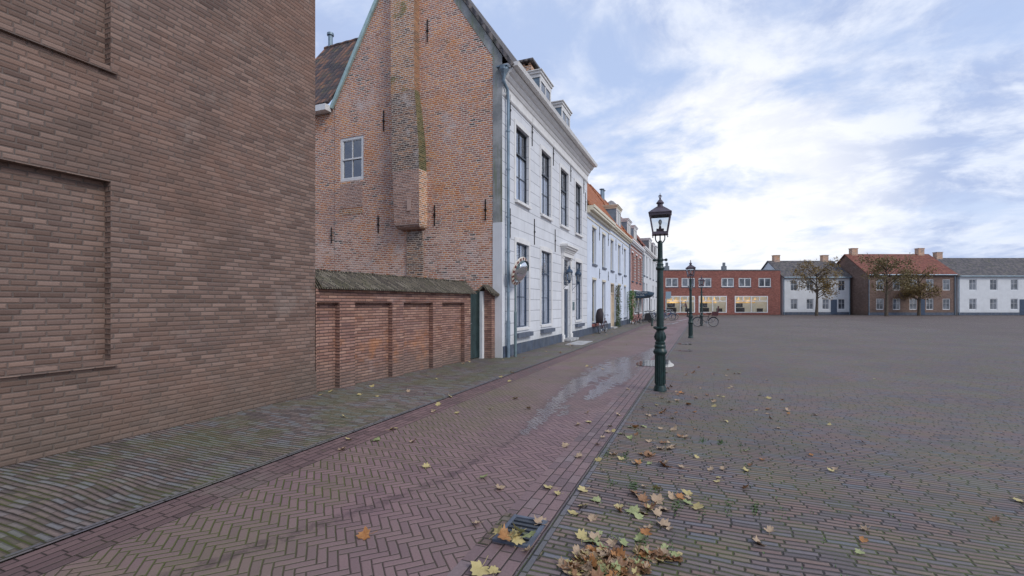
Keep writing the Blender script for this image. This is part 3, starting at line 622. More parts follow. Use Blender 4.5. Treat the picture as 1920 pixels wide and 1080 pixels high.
# door
dr = MB(); dr.box(F, 20.13, 21.07, -.13, -.08, .12, 2.36)
door = dr.build('door', m_navy, main)
pn = MB()
for z0, z1 in ((.28, .85), (1.0, 1.35), (1.5, 2.25)):
    for a, b in ((20.22, 20.55), (20.65, 20.98)): pn.box(F, a, b, -.080, -.065, z0, z1)
pn.build('door_panel', m_navy, door)
MB().tube(F(20.24, -.08, 1.12), F(20.24, -.03, 1.12), .02, .02, 10).tube(F(20.24, -.03, 1.12), F(20.24, -.02, 1.12), .035, .035, 12).build('door_knob', m_chrome, door)
df = MB().box(F, 20.08, 20.13, -.22, -.05, .1, 3.76).box(F, 21.07, 21.12, -.22, -.05, .1, 3.76).box(F, 20.13, 21.07, -.22, -.05, 3.70, 3.76).box(F, 20.13, 21.07, -.22, -.03, 2.36, 2.52)
df.build('door_frame', m_trim_cool, main)
fl = MB()
for k in range(5):
    fl.beam(F(20.15, -.08, 2.55+.23*k), F(20.60, -.08, 2.72+.23*k), .02, .03); fl.beam(F(21.05, -.08, 2.55+.23*k), F(20.60, -.08, 2.72+.23*k), .02, .03)
fl.box(F, 20.585, 20.615, -.10, -.06, 2.52, 3.70)
fan = fl.build('fanlight', m_navy, main)
MB().quad(F(20.13, -.11, 2.52), F(21.07, -.11, 2.52), F(21.07, -.11, 3.70), F(20.13, -.11, 3.70)).build('pane', m_glass, fan, fix=False)
MB().box(F, 20.0, 21.2, -.62, -.58, 2.4, 3.8).build('hall_backing', m_room, fan)  # dark sheet stands in for shade in the hall
ds = MB()
for a, b in ((19.78, 20.06), (21.14, 21.42)):
    ds.box(F, a, b, .003, .05, .30, 3.72).box(F, a-.02, b+.01, .003, .09, .0, .30).box(F, a-.02, b+.01, .003, .08, 3.72, 3.80).box(F, a+.06, b-.06, .05, .06, .45, 3.6)
ds.box(F, 19.76, 21.44, .003, .12, 3.80, 3.98).build('door_surround', m_trim, main)
pd = MB()
for (d, w, z0, z1) in [(.16, .02, 3.981, 4.05), (.20, .05, 4.05, 4.11), (.28, .12, 4.14, 4.22), (.34, .17, 4.22, 4.31)]: pd.box(F, 19.76-w, 21.44+w, .004, d, z0, z1)
pd.box(F, 19.72, 21.48, .004, .22, 4.11, 4.14)
pd.hexa([F(19.59, .004, 4.31), F(21.61, .004, 4.31), F(19.59, .34, 4.31), F(21.61, .34, 4.31), F(19.9, .004, 4.43), F(21.3, .004, 4.43), F(19.9, .10, 4.40), F(21.3, .10, 4.40)])
pd.build('door_pediment', m_trim, main)
MB().box(F, 19.9, 21.3, .0, .40, .019, .115).build('door_step', m_bare, main)
MB().box(F, 21.66, 21.86, .004, .05, 1.38, 1.78).box(F, 21.70, 21.82, .05, .06, 1.60, 1.72).build('letter_and_bell_plate', m_pole, main)
for y, z in ((13.85, 7.95), (15.95, 7.95), (18.55, 7.95), (21.3, 7.95), (23.9, 7.95), (13.85, 4.3), (16.2, 4.35), (18.8, 4.35), (24.3, 7.1)): anchor(F, y, z, 1.0 if z > 5 else .95, main)
for x, z, h in ((-10.28, 8.06, .72), (-10.51, 4.47, .62), (-8.22, 4.62, .68), (-6.35, 4.66, .66), (-8.50, 10.8, .75), (-12.62, 4.2, .6)): anchor(Gf, x, z, h, main)
# gable window (white frame) and blocked opening below
w = window(Gf, *gw, main, rev=.04, frame=m_trim_cool, casing=m_trim_cool, fw=.10, cols=2, rows=(.5,), transom=.5, bw=.035, label='white four-pane window high in the brick gable')
MB().box(Gf, -12.2, -11.2, .001, .008, 5.15, 6.02).build('bricked_up_opening', m_small_brick, main)
sc = MB()
for i in range(16): sc.box(Gf, -12.24+i*.066, -12.24+i*.066+.05, .002, .014, 4.92, 5.12)
sc.build('soldier_course', m_breast, main)
# chimney breast: shaft, corbelled bulge, flue below
cbm = MB()
def breast(mb, secs):
    rings = [[Gf(a, .0, z), Gf(a+r_, d, z), Gf(b-r_, d, z), Gf(b, .0, z)] for a, b, d, z, r_ in secs]
    for r0, r1 in zip(rings, rings[1:]):
        for i in range(3): mb.quad(r0[i], r0[i+1], r1[i+1], r1[i], mi=1 if i == 2 else 0)
    mb.quad(*rings[0]); mb.quad(*rings[-1])
    return mb
breast(cbm, [(-9.80, -8.82, .27, 8.8, .02), (-9.82, -8.84, .27, 15.3, .02)])
cbm.build('chimney_breast', [m_breast, m_breast_side], main)
c3 = MB(); breast(c3, [(-9.66, -8.54, .40, 6.10, .03), (-9.70, -8.58, .38, 7.0, .03), (-9.74, -8.70, .32, 8.0, .03), (-9.80, -8.82, .27, 8.797, .02)]); c3.build('widening_flue', [m_dark_flue, m_mossbrick], main)
c2 = MB(); breast(c2, [(-9.52, -8.58, .22, 4.18, .05), (-9.57, -8.54, .32, 4.22, .06), (-9.60, -8.52, .38, 4.30, .06), (-9.61, -8.51, .40, 4.42, .05), (-9.62, -8.51, .42, 5.50, .05), (-9.64, -8.53, .41, 6.098, .04)])
c2.build('corbelled_flue', [m_small_brick, m_breast], main)
MB().box(Gf, -9.02, -8.86, .423, .436, 4.75, 5.15).build('flue_hatch', m_small_light, main)
MB().box(Gf, -9.30, -8.66, .003, .05, .5, 4.13).build('blocked_flue', m_dark_flue, main)
# downspout with hopper
dp = MB(); dx, dy = XF+.10, Y0+.42
dp.path([(XF+.10, Y0-.06, 8.78), (XF+.06, Y0-.05, 8.62), (XF+.09, Y0+.02, 8.5), (XF+.12, Y0+.12, 8.40), (XF+.11, Y0+.20, 8.22), (XF+.11, Y0+.22, 8.0)], .05, 12)
dp.tube((XF+.11, Y0+.22, 8.0), (XF+.11, Y0+.22, 1.1), .048, .048, 14).tube((XF+.11, Y0+.22, 1.1), (XF+.11, Y0+.22, .0), .062, .062, 14)
for z in (7.1, 5.9, 4.4, 3.3, 2.05, 1.1): dp.tube((XF+.11, Y0+.22, z), (XF+.11, Y0+.22, z+.05), .064, .064, 14)
dsp = dp.build('downspout', m_zinc, main)
hp = MB(); hp.lathe((XF+.08, Y0-.06, 0), [(.05, 8.72), (.08, 8.80), (.15, 8.92), (.16, 8.98), (.17, 9.03)], 8, smooth=False, rot=.39); hp.box(W0, XF-.12, XF+.24, Y0-.2, Y0+.06, 8.99, 9.03)
hp.build('rain_hopper', m_zinc, dsp)
# dormers
def dormer(F, y0, y1, xf, zb, zt, parent, wallm=m_zinc, topm=m_trim, xback=2.2, overh=.12, cols=2, glass=m_darkglass, frame=m_darkframe, front=None):
    # xf: depth offset of the front face behind the facade
    d = MB(); d.box(F, y0, y1, -xf-xback, -xf, zb, zt); dm = d.build('dormer', wallm, parent)
    t = MB(); t.box(F, y0-overh, y1+overh, -xf-xback, -xf+overh, zt, zt+.10).box(F, y0-overh*.5, y1+overh*.5, -xf-xback, -xf+overh*.5, zt-.14, zt-.001)
    t.box(F, y0-overh-.04, y1+overh+.04, -xf-xback, -xf+overh+.05, zt+.10, zt+.14); t.build('dormer_roof', topm, dm)
    f = MB(); q = .09
    f.box(F, y0-.01, y0+q, -xf+.001, -xf+.04, zb, zt-.14).box(F, y1-q, y1+.01, -xf+.001, -xf+.04, zb, zt-.14).box(F, y0+q, y1-q, -xf+.001, -xf+.04, zt-.24, zt-.14)
    f.box(F, y0+q, y1-q, -xf+.001, -xf+.05, zb, zb+.12)
    for k in range(1, cols): y = y0+q+(y1-y0-2*q)*k/cols; f.box(F, y-.03, y+.03, -xf+.001, -xf+.035, zb+.12, zt-.24)
    f.build('dormer_frame', front or m_trim, dm)
    MB().quad(F(y0+q, -xf+.01, zb+.12), F(y1-q, -xf+.01, zb+.12), F(y1-q, -xf+.01, zt-.24), F(y0+q, -xf+.01, zt-.24)).build('pane', glass, dm, fix=False)
    return dm
dormer(F, 17.75, 19.15, .32, 9.3, 10.98, main, xback=2.0, overh=.09); dormer(F, 20.85, 22.25, .32, 9.3, 10.98, main, xback=2.0, overh=.09)
ch = MB().box(W0, -7.65, -7.15, 19.65, 20.5, 9.5, 12.45); chm = ch.build('chimney', m_breast, main)
MB().box(W0, -7.77, -7.03, 19.53, 20.62, 12.6, 12.70).build('chimney_cap', m_tile_dark, chm)
MB().box(W0, -7.6, -7.5, 19.7, 19.8, 12.45, 12.6).box(W0, -7.3, -7.2, 19.7, 19.8, 12.45, 12.6).box(W0, -7.6, -7.2, 20.35, 20.45, 12.45, 12.6).build('cap_foot', m_breast, chm)
# ================================================================== REAR WING
wing = thing('brick_wing', 'lower brick wing with brown pantile roof left of the orange brick gable', 'house', (-14, 13.3, 0))
WX0 = -15.7
MB().wall(Fr((0, Y0+.02, 0), (1, 0), (0, -1)), WX0, XL-.003, 0, 8.92, [], 0).build('wall', m_gable, wing)
MB().box(W0, WX0, WX0+.05, Y0+.03, 19.2, 0, 8.9).build('side_wall', m_gable, wing)
def slab_y(mb, ye, ze, yr, zr, x0, x1, t=.1):
    e0, e1, r0, r1 = Vector((x0, ye, ze)), Vector((x1, ye, ze)), Vector((x0, yr, zr)), Vector((x1, yr, zr)); n = (r0-e0).cross(e1-e0).normalized(); n = n if n.z > 0 else -n
    return mb.hexa([e0, e1, r0, r1, e0+n*t, e1+n*t, r0+n*t, r1+n*t])
wr = MB(); slab_y(wr, Y0-.15, 8.98, 16.2, 13.1, WX0-.1, XL-.14); slab_y(wr, 19.3, 8.98, 16.2, 13.1, WX0-.1, XL-.14)
wrf = wr.build('roof', m_tile_mix, wing)
rd = MB(); 
rd.path([(WX0-.1+i*.25, 16.2, 13.2+.02*(i % 2)) for i in range(13)], .10, 8); rd.build('ridge_tiles', m_tile_mix, wrf)
MB().box(W0, WX0+.0, XL-.15, Y0-.32, Y0-.02, 8.72, 8.94).build('box_gutter', m_trim_cool, wing)
MB().tube((-15.5, 16.2, 13.2), (-15.5, 16.2, 13.75), .10, .10, 10).tube((-15.5, 16.2, 13.75), (-15.5, 16.2, 13.85), .15, .15, 10).build('vent_pipe', m_zinc, wrf)
# ================================================================== LEFT NEIGHBOUR HOUSE (its flank along the street)
nb = thing('brick_house', 'plain brown brick house front at the left edge, nearest the camera', 'house', (-6.72, 2, 0))
F3 = Fr((-6.74, 0, 0), (0, 1), (1, 0))
niches = [(-1.6, -.5, 1.0, 3.2), (2.3, 3.4, 1.0, 3.2), (2.3, 3.4, 4.6, 6.2), (-1.6, -.5, 4.6, 6.2)]
MB().wall(F3, -5, 6.66, 0, 8.6, niches, .12).build('wall', m_leftbrick, nb)
MB().box(W0, -14, -6.745, 6.60, 6.66, 0, 8.6).build('end_wall', m_leftbrick, nb); MB().box(W0, -14, -6.745, -5, -4.94, 0, 8.6).build('end_wall', m_leftbrick, nb); MB().box(W0, -14, -13.9, -4.9, 6.6, 0, 8.6).build('rear_wall', m_leftbrick, nb)
for a, b, c, e in niches:
    wn = MB().box(F3, a, b, -.17, -.121, c, e).build('bricked_up_window', m_leftbrick, nb)
    MB().box(F3, a-.05, b+.05, .002, .05, c-.07, c-.002).build('sill', m_leftbrick, wn)
MB().box(F3, -5, 6.66, .002, .03, 0, .42).build('plinth', m_leftbrick, nb)
r3 = MB(); roof_slab(r3, -6.4, 8.55, -10.4, 12.6, -5.2, 6.7); roof_slab(r3, -14.3, 8.55, -10.4, 12.6, -5.2, 6.7); r3.build('roof', m_tile_dark, nb)
MB().quad((-14, 6.64, 8.6), (-6.75, 6.64, 8.6), (-10.4, 6.64, 12.4)).build('gable', m_leftbrick, nb); MB().quad((-14, -4.96, 8.6), (-6.75, -4.96, 8.6), (-10.4, -4.96, 12.4)).build('gable', m_leftbrick, nb)
MB().box(F3, -5.1, 6.7, .0, .3, 8.4, 8.56).build('gutter', m_trim, nb)
# ================================================================== GARDEN WALL
GU = (.06786, .9977); Fg = Fr((-6.72, 6.76, 0), GU, (.9977, -.06786))
gwl = thing('garden_wall', 'red brick garden wall with recessed bays and mossy slanted tile coping', 'wall', (-6.72, 6.76, 0))
bays = [(-.08, .48), (.89, 2.04), (2.43, 3.60), (4.01, 5.13)]
g1 = MB().wall(Fg, -.1, 5.46, 0, 2.0, [(a, b, -.1, 1.72) for a, b in bays], .13)
g1.box(Fg, -.1, 5.46, -.45, -.20, 0, 2.0)
g1.quad(Fg(5.46, 0, 0), Fg(5.46, -.2, 0), Fg(5.46, -.2, 2.0), Fg(5.46, 0, 2.0)); g1.build('wall_body', m_garden, gwl, fix=False)
for a, b in bays: MB().box(Fg, a-.01, b+.01, -.19, -.128, 0, 1.75).build('recessed_panel', m_garden, gwl)
ft = MB()
for a, b in bays:
    for i in range(int((b-a)/.072)): ft.box(Fg, a+.004+i*.072, a+.004+i*.072+.058, -.02, .004, 1.725, 1.775)
ft.build('soldier_course', m_garden, gwl)
def cap(F, s0, s1, dc, half, ze, zr, parent, name='coping'):
    c = MB(); c.ext([F(s0, dc-half, ze+.01), F(s0, dc+half, ze+.01), F(s0, dc+half, ze+.04), F(s0, dc, zr), F(s0, dc-half, ze+.045)], F.u*(s1-s0))
    o = c.build(name, m_cap, parent)
    t = MB(); n = int((s1-s0)/.075)
    for i in range(n):
        u = s0+i*.075+.01; h = random.uniform(.022, .038); t.hexa([F(u, dc-.03, zr-.03), F(u+.035, dc-.03, zr-.03), F(u, dc+.03, zr-.03), F(u+.035, dc+.03, zr-.03), F(u+.03, dc-.02, zr+h), F(u+.06, dc-.02, zr+h), F(u+.03, dc+.02, zr+h), F(u+.06, dc+.02, zr+h)])
    t.build('ridge_teeth', m_cap, o)
    return o
cap(Fg, -.06, 5.58, -.22, .36, 1.97, 2.34, gwl)
# gate
gt_ = thing('garden_gate', 'narrow dark green board gate between the garden wall and the white post', 'gate', tuple(Fg(5.8, -.1, 0)))
gd = MB()
for i in range(6): gd.box(Fg, 5.47+i*.108, 5.47+i*.108+.103, -.16, -.12+.006*(i % 2), .04, 2.08)
gd.build('gate_boards', m_gate, gt_); MB().box(Fg, 5.47, 5.52, -.119, -.09, .03, 2.10).box(Fg, 6.07, 6.115, -.105, -.07, .03, 2.10).build('gate_frame', m_gate, gt_)
MB().tube(Fg(5.53, -.11, 1.1), Fg(5.53, -.05, 1.1), .012, .012, 8).tube(Fg(5.53, -.05, 1.1), Fg(5.60, -.05, 1.1), .011, .011, 8).build('handle', m_chrome, gt_)
gp = thing('white_gate_post', 'slim white post between the green gate and the tiled brick pier', 'post', tuple(Fg(6.2, -.05, 0)))
MB().box(Fg, 6.12, 6.26, -.12, .02, 0, 2.06).box(Fg, 6.115, 6.265, -.125, .025, 2.06, 2.075).build('post_shaft', m_trim_cool, gp)
pr = thing('brick_pier', 'slim brick pier with little tiled saddle roof against the white house corner', 'pier', (-6.2, 13.05, 0))
MB().box(W0, -6.42, -6.02, 12.98, 13.22, 0, 1.98).ext([(-6.42, 12.985, 1.98), (-6.02, 12.985, 1.98), (-6.22, 12.985, 2.16)], (0, .23, 0)).build('pier_shaft', m_garden, pr)
pc = MB(); Fp = Fr((0, 12.80, 0), (0, 1), (1, 0))
for sx in (-1, 1): pc.hexa([(-6.22, 12.8, 2.20), (-6.22, 13.23, 2.20), (-6.22+sx*.34, 12.8, 1.93), (-6.22+sx*.34, 13.23, 1.93), (-6.22, 12.8, 2.28), (-6.22, 13.23, 2.28), (-6.22+sx*.36, 12.8, 1.99), (-6.22+sx*.36, 13.23, 1.99)])
pc.build('pier_roof', m_cap, pr)
# ================================================================== ROW OF HOUSES
def row_house(label, y0, y1, ze, zr, xr, wallm, roofm, wins, doors=(), dorms=(), gut=None, plinth=m_bluestone, name='townhouse', frame=m_darkframe, casing=m_trim, chim=(), glass=m_darkglass, band=True, dwall=m_zinc, sillm=m_bluestone, extra_holes=(), fasc=m_trim, cols=2):
    h = thing(name, label, 'house', (XF, (y0+y1)/2, 0))
    holes = [w[:4] for w in wins]+[d[:4] for d in doors]+list(extra_holes)
    MB().wall(F, y0, y1, 0, ze-.05, holes, .20).build('wall', wallm, h)
    MB().box(W0, XF-7, XF-6.95, y0+.05, y1-.05, 0, ze-.1).build('rear_wall', wallm, h)
    MB().quad((XF-.02, y0+.02, 0), (XF-6.9, y0+.02, 0), (XF-6.9, y0+.02, ze), (xr, y0+.02, zr-.1), (XF-.02, y0+.02, ze)).quad((XF-.02, y1-.02, 0), (XF-6.9, y1-.02, 0), (XF-6.9, y1-.02, ze), (xr, y1-.02, zr-.1), (XF-.02, y1-.02, ze)).build('end_wall', wallm, h, fix=False)
    for w_ in wins:
        u0, u1, z0, z1 = w_[:4]; rows = w_[4] if len(w_) > 4 else (.33, .64)
        window(F, u0, u1, z0, z1, h, rev=.16, frame=frame, casing=casing, fw=.07, cols=cols, rows=rows, transom=rows[-1], glass=glass, room=False, sill=(.06, .12, .08), sillmat=sillm)
        if band: s = MB(); s.box(F, u0-.03, u1+.03, .003, .03, z1+.002, z1+.13); s.build('lintel', casing, h)
    for dd in doors:
        u0, u1, z0, z1, dm = dd[:5]
        f = MB().box(F, u0, u0+.08, -.18, .02, z0, z1).box(F, u1-.08, u1, -.18, .02, z0, z1).box(F, u0+.08, u1-.08, -.18, .02, z1-.08, z1).box(F, u0+.08, u1-.08, -.18, -.04, z1-.75, z1-.65)
        d_ = f.build('door', dm, h); f = MB().box(F, u0+.08, u1-.08, -.16, -.11, z0, z1-.75)
        for k in range(2): f.box(F, u0+.16+k*(u1-u0)*.42, u0+.16+k*(u1-u0)*.42+.25, -.11, -.095, z0+.3, z1-.95)
        f.build('door_leaf', dm, d_)
        MB().quad(F(u0+.08, -.13, z1-.65), F(u1-.08, -.13, z1-.65), F(u1-.08, -.13, z1-.08), F(u0+.08, -.13, z1-.08)).build('pane', glass, d_, fix=False)
        MB().tube(F(u0+.22, -.11, 1.05), F(u0+.22, -.05, 1.05), .02, .03, 8).build('knob', m_iron, d_)
        MB().box(F, u0-.05, u1+.05, .003, .25, 0, .09).build('doorstep', m_bare, h)
    if plinth:
        pl = MB(); cur = y0
        for dd in sorted(doors)+[(y1, y1)]:
            if dd[0]-.06 > cur: pl.box(F, cur, dd[0]-.06 if dd[0] < y1 else y1, .002, .03, 0, .38)
            cur = dd[1]+.06
        pl.build('plinth', plinth, h)
    r = MB(); roof_slab(r, XF+.12, ze, xr, zr, y0, y1); roof_slab(r, XF-7.1, ze, xr, zr, y0, y1); ro = r.build('roof', roofm, h)
    rt = MB(); rt.path([(xr, y0+.2+i*.35, zr+.1+.015*(i % 2)) for i in range(int((y1-y0-.3)/.35)+1)], .10, 6); rt.build('ridge_tiles', roofm, ro)
    for (a, b, dd, hh) in (gut or [(y0, y1, .26, .2)]):
        g_ = MB(); g_.box(F, a+.01, b-.01, .003, dd, ze-hh, ze+.0).box(F, a+.01, b-.01, dd, dd+.05, ze-hh*.45, ze+.05).box(F, a+.01, b-.01, .003, dd*.45, ze-hh-.14, ze-hh-.002).box(F, a+.01, b-.01, .003, .035, ze-hh-.42, ze-hh-.36)
        g_.build('cornice', fasc, h)
    for dd in dorms: dormer(F, *dd[:2], dd[2], dd[3], dd[4], h, dwall, m_trim_cool if len(dd) < 6 else dd[5])
    for (x, y, z0, z1, wx, wy, cm) in chim:
        c_ = MB().box(W0, x-wx/2, x+wx/2, y-wy/2, y+wy/2, z0, z1).box(W0, x-wx/2-.06, x+wx/2+.06, y-wy/2-.06, y+wy/2+.06, z1, z1+.12).build('chimney', cm, h)
        MB().tube((x, y, z1+.12), (x, y, z1+.4), .12, .10, 10).build('chimney_pot', m_tile_red, c_)
    return h
U2 = [(25.95, 27.0), (28.75, 29.8), (31.6, 32.65), (34.6, 35.65), (37.3, 38.3)]
h2 = row_house('long pale blue white plastered house with orange tile roof and beige door', Y1+.02, 40.1, 7.0, 11.9, -9.2, m_white2, m_tile_orange,
    [(a, b, 3.97, 6.02) for a, b in U2]+[(a, b, .60, 3.05) for a, b in (U2[0], U2[1], U2[3], U2[4])], [(31.55, 32.85, .09, 3.1, m_doorcream)],
    dorms=[(36.0, 38.0, .38, 7.2, 9.15, m_cream)], gut=[(Y1+.02, 31.4, .34, .24), (31.4, 40.1, .24, .16)], fasc=m_cream,
    casing=m_cream, sillm=m_sillgrey)
for y in (27.9, 30.7, 33.6, 36.5): anchor(F, y, 5.9, .8, h2); anchor(F, y, 3.5, .6, h2)
MB().box(F, 25.85, 27.15, .004, .16, .40, .55).build('brick_sill', m_redsill, h2)
mp = MB()
for dy in (0, .6): mp.tube((-9.0, 44.6+dy, 11.6), (-9.0, 44.6+dy, 12.6), .14, .14, 10).tube((-9.0, 44.6+dy, 12.66), (-9.0, 44.6+dy, 12.72), .24, .24, 10)
# round topped party gable between the roofs

h3 = row_house('narrow pink brick shop house with navy awning', 40.12, 49.5, 7.15, 12.0, -9.2, m_pinkbrick, m_tile_orange,
    [(41.6, 42.7, 3.7, 6.2), (44.3, 45.4, 3.7, 6.2), (47.0, 48.1, 3.7, 6.2)], [(40.5, 41.5, .05, 2.9, m_trim_cool)],
    dorms=[(41.3, 43.3, .35, 7.3, 9.0), (45.5, 47.5, .35, 7.3, 9.05)], plinth=None, extra_holes=[(43.0, 48.7, .7, 2.95)], fasc=m_trim_cool, casing=m_trim_cool)
mp.build('metal_flue', m_zinc, h3)
ga = MB().ext([(-9.9, 49.4, 11.2), (-8.1, 49.4, 11.2), (-8.2, 49.4, 11.8), (-8.45, 49.4, 12.2), (-8.75, 49.4, 12.5), (-9.0, 49.4, 12.62), (-9.25, 49.4, 12.5), (-9.55, 49.4, 12.2), (-9.8, 49.4, 11.8)], (0, .3, 0)).build('curved_gable_top', m_bare, h3)
# shop window of the pink house
sw = MB().box(F, 43.0, 43.12, -.2, .03, .7, 2.95).box(F, 48.58, 48.7, -.2, .03, .7, 2.95).box(F, 43.12, 48.58, -.2, .03, 2.85, 2.95).box(F, 43.12, 48.58, -.2, .08, .7, .82).box(F, 45.8, 45.9, -.2, .02, .82, 2.85)
swo = sw.build('shop_window', m_trim_cool, h3)
MB().quad(F(43.12, -.1, .82), F(48.58, -.1, .82), F(48.58, -.1, 2.85), F(43.12, -.1, 2.85)).build('pane', m_shopglass, swo, fix=False)
MB().box(F, 42.9, 48.8, -2.2, -2.15, 0, 3.1).build('display_wall', m_ochre, swo); MB().box(F, 46.4, 48.5, -.35, -.3, .9, 2.8).build('curtain', m_teal, swo)
MB().box(F, 42.9, 48.8, -2.1, -.25, .60, .70).build('display_floor', m_bare, swo)
aw = MB(); prof = [(0, 2.80), (0, 2.22), (.4, 2.22), (.75, 2.27), (1.0, 2.37), (1.15, 2.48), (1.22, 2.62), (1.24, 2.80)]
aw.ext([F(43.4, .01+d, z) for d, z in prof], F.u*5.2); awo = aw.build('awning', m_awn, h3)
text_mesh('awning_writing', 'Assurantiën', .205, m_letter, awo, F(43.385, .66, 2.615), (1, 0, 0), (0, 0, 1), .003)
text_mesh('awning_writing', 'Van Wijk', .20, m_letter, awo, F(43.385, .50, 2.385), (1, 0, 0), (0, 0, 1), .003)
# flower garlands beside the upper windows
gar = MB()
for y in (42.85, 45.55, 48.25):
    for i in range(9): z = 3.9+i*.25; gar.lathe(F(y, .10, z), [(.02, -.07), (.09, -.03), (.07, .05), (.02, .09)], 6)
gar.build('wall_ornament', m_bare, h3)
h4 = row_house('long grey white three storey house at the far end of the row', 49.52, 70.0, 7.6, 12.0, -9.2, m_white4, m_tile_red,
    [(a, a+1.0, 4.7, 6.9, (.5,)) for a in (50.6, 53.0, 56.4, 60.0, 64.0, 67.5)]+[(a, a+1.0, 2.6, 3.9, (.5,)) for a in (50.6, 53.0, 60.0, 64.0, 67.5)]+[(a, a+1.0, .5, 2.2, (.5,)) for a in (53.2, 58.0, 62.0, 66.0)],
    [(50.6, 51.6, .05, 2.3, m_trim_cool), (56.0, 57.0, .05, 2.4, m_darkframe)], dorms=[(59.0, 61.5, .35, 7.7, 9.6), (63.8, 65.6, .35, 7.7, 9.6), (67.2, 69.2, .35, 7.7, 9.6)], plinth=None, casing=m_trim_cool, dwall=m_lead)
for y0_, hh in ((40.0, h2), (49.4, h3)): 
    q = MB().tube((XF+.08, y0_, 0), (XF+.08, y0_, 6.8), .05, .05, 8); q.build('downspout', m_zinc, hh)
# ================================================================== FAR BUILDINGS
CC, SS = math.cos(math.atan(358/870)), math.sin(math.atan(358/870))
FO = (-26.64, 64.74, 0); Ff = Fr(FO, (CC, SS), (SS, -CC))
fb = thing('brick_shop_building', 'flat roofed red brick building with lit shop windows closing the street', 'building', tuple(Ff(26, 0, 0)))
wz = (4.19, 5.56); fws = [(23.17, 25.1), (25.59, 27.6), (28.16, 30.1), (31.6, 33.5), (34.2, 36.1), (37.2, 39.1)]; shops = [(23.17, 27.6), (28.16, 32.4), (33.6, 38.6)]
MB().wall(Ff, 21.5, 40.5, 0, 6.68, [(a, b, *wz) for a, b in fws]+[(a, b, .32, 2.83) for a, b in shops], .15).build('wall', m_farbrick, fb)
MB().box(Ff, 21.45, 40.55, -8, .08, 6.685, 6.80).build('roof_edge', m_lead, fb)
MB().box(Ff, 21.5, 21.55, -8, -.01, 0, 6.68).build('side_wall', m_farbrick, fb); MB().box(Ff, 40.45, 40.5, -8, -.01, 0, 6.68).box(Ff, 21.56, 40.44, -8, -7.95, 0, 6.68).build('side_wall', m_farbrick, fb)
for i, (a, b) in enumerate(fws):
    window(Ff, a, b, *wz, fb, rev=.08, frame=m_trim_cool, fw=.13, cols=2, rows=(), bw=.14, glass=m_darkglass, room=False, sill=(.05, .1, .06), sillmat=m_bluestone)
for a, b in shops:
    s = MB().box(Ff, a, a+.14, -.15, .02, .32, 2.83).box(Ff, b-.14, b, -.15, .02, .32, 2.83).box(Ff, a+.14, b-.14, -.15, .02, 2.70, 2.83).box(Ff, a+.14, b-.14, -.15, .04, .32, .42).box(Ff, a+.14, b-.14, -.12, .01, 2.0, 2.12)
    for k in range(1, 4): x = a+(b-a)*k/4; s.box(Ff, x-.08, x+.08, -.12, .015, 2.12, 2.70)
    x = (a+b)/2; s.box(Ff, x-.05, x+.05, -.12, .012, .42, 2.0); so = s.build('shop_window', m_trim_cool, fb)
    MB().quad(Ff(a+.1, -.07, .42), Ff(b-.1, -.07, .42), Ff(b-.1, -.07, 2.7), Ff(a+.1, -.07, 2.7)).build('pane', m_shopglass, so, fix=False)
    MB().box(Ff, a-.2, b+.2, -4.1, -4.0, 0, 3.0).box(Ff, a-.25, a-.2, -4, -.2, 0, 3).box(Ff, b+.2, b+.25, -4, -.2, 0, 3).build('shop_wall', m_shopwall, so)
    MB().box(Ff, a-.2, b+.2, -4, -.2, 2.78, 2.85).build('glowing_ceiling', m_yellow, so); MB().box(Ff, a-.2, b+.2, -4, -.2, .20, .26).build('shop_floor', m_bare, so)  # ceiling itself glows in place of its lamps
    q = MB()
    for k in range(5): q.lathe(Ff(a+.5+k*.85, -1.6, 2.30), [(.04, .4), (.05, .15), (.22, .02), (.20, 0)], 10)
    q.build('pendant_lamp', m_yellow, so); MB().box(Ff, a-.15, b+.15, -3.98, -3.9, 1.75, 2.25).build('lamp_glow_strip', m_yellow, so)  # strip on the rear wall glows in place of a row of lamps
    q = MB().box(Ff, a+.7, a+2.0, -1.6, -1.0, .26, 1.05).box(Ff, a+.75, a+1.9, -1.5, -1.4, 1.1, 1.75).box(Ff, b-1.0, b-.3, -1.3, -.8, .26, .95); q.build('counter', m_room, so)
for u, z in ((24.25, 0), (33.2, 0)):
    c_ = MB().box(Ff, u-.3, u+.3, -3, -2.4, 6.8, 7.55).box(Ff, u-.16, u+.16, -2.86, -2.54, 7.55, 8.1).build('chimney', m_lead, fb)
ob1 = thing('grey_house', 'plain grey plastered house right of the red brick shop building', 'house', tuple(Ff(46, 0, 0)))
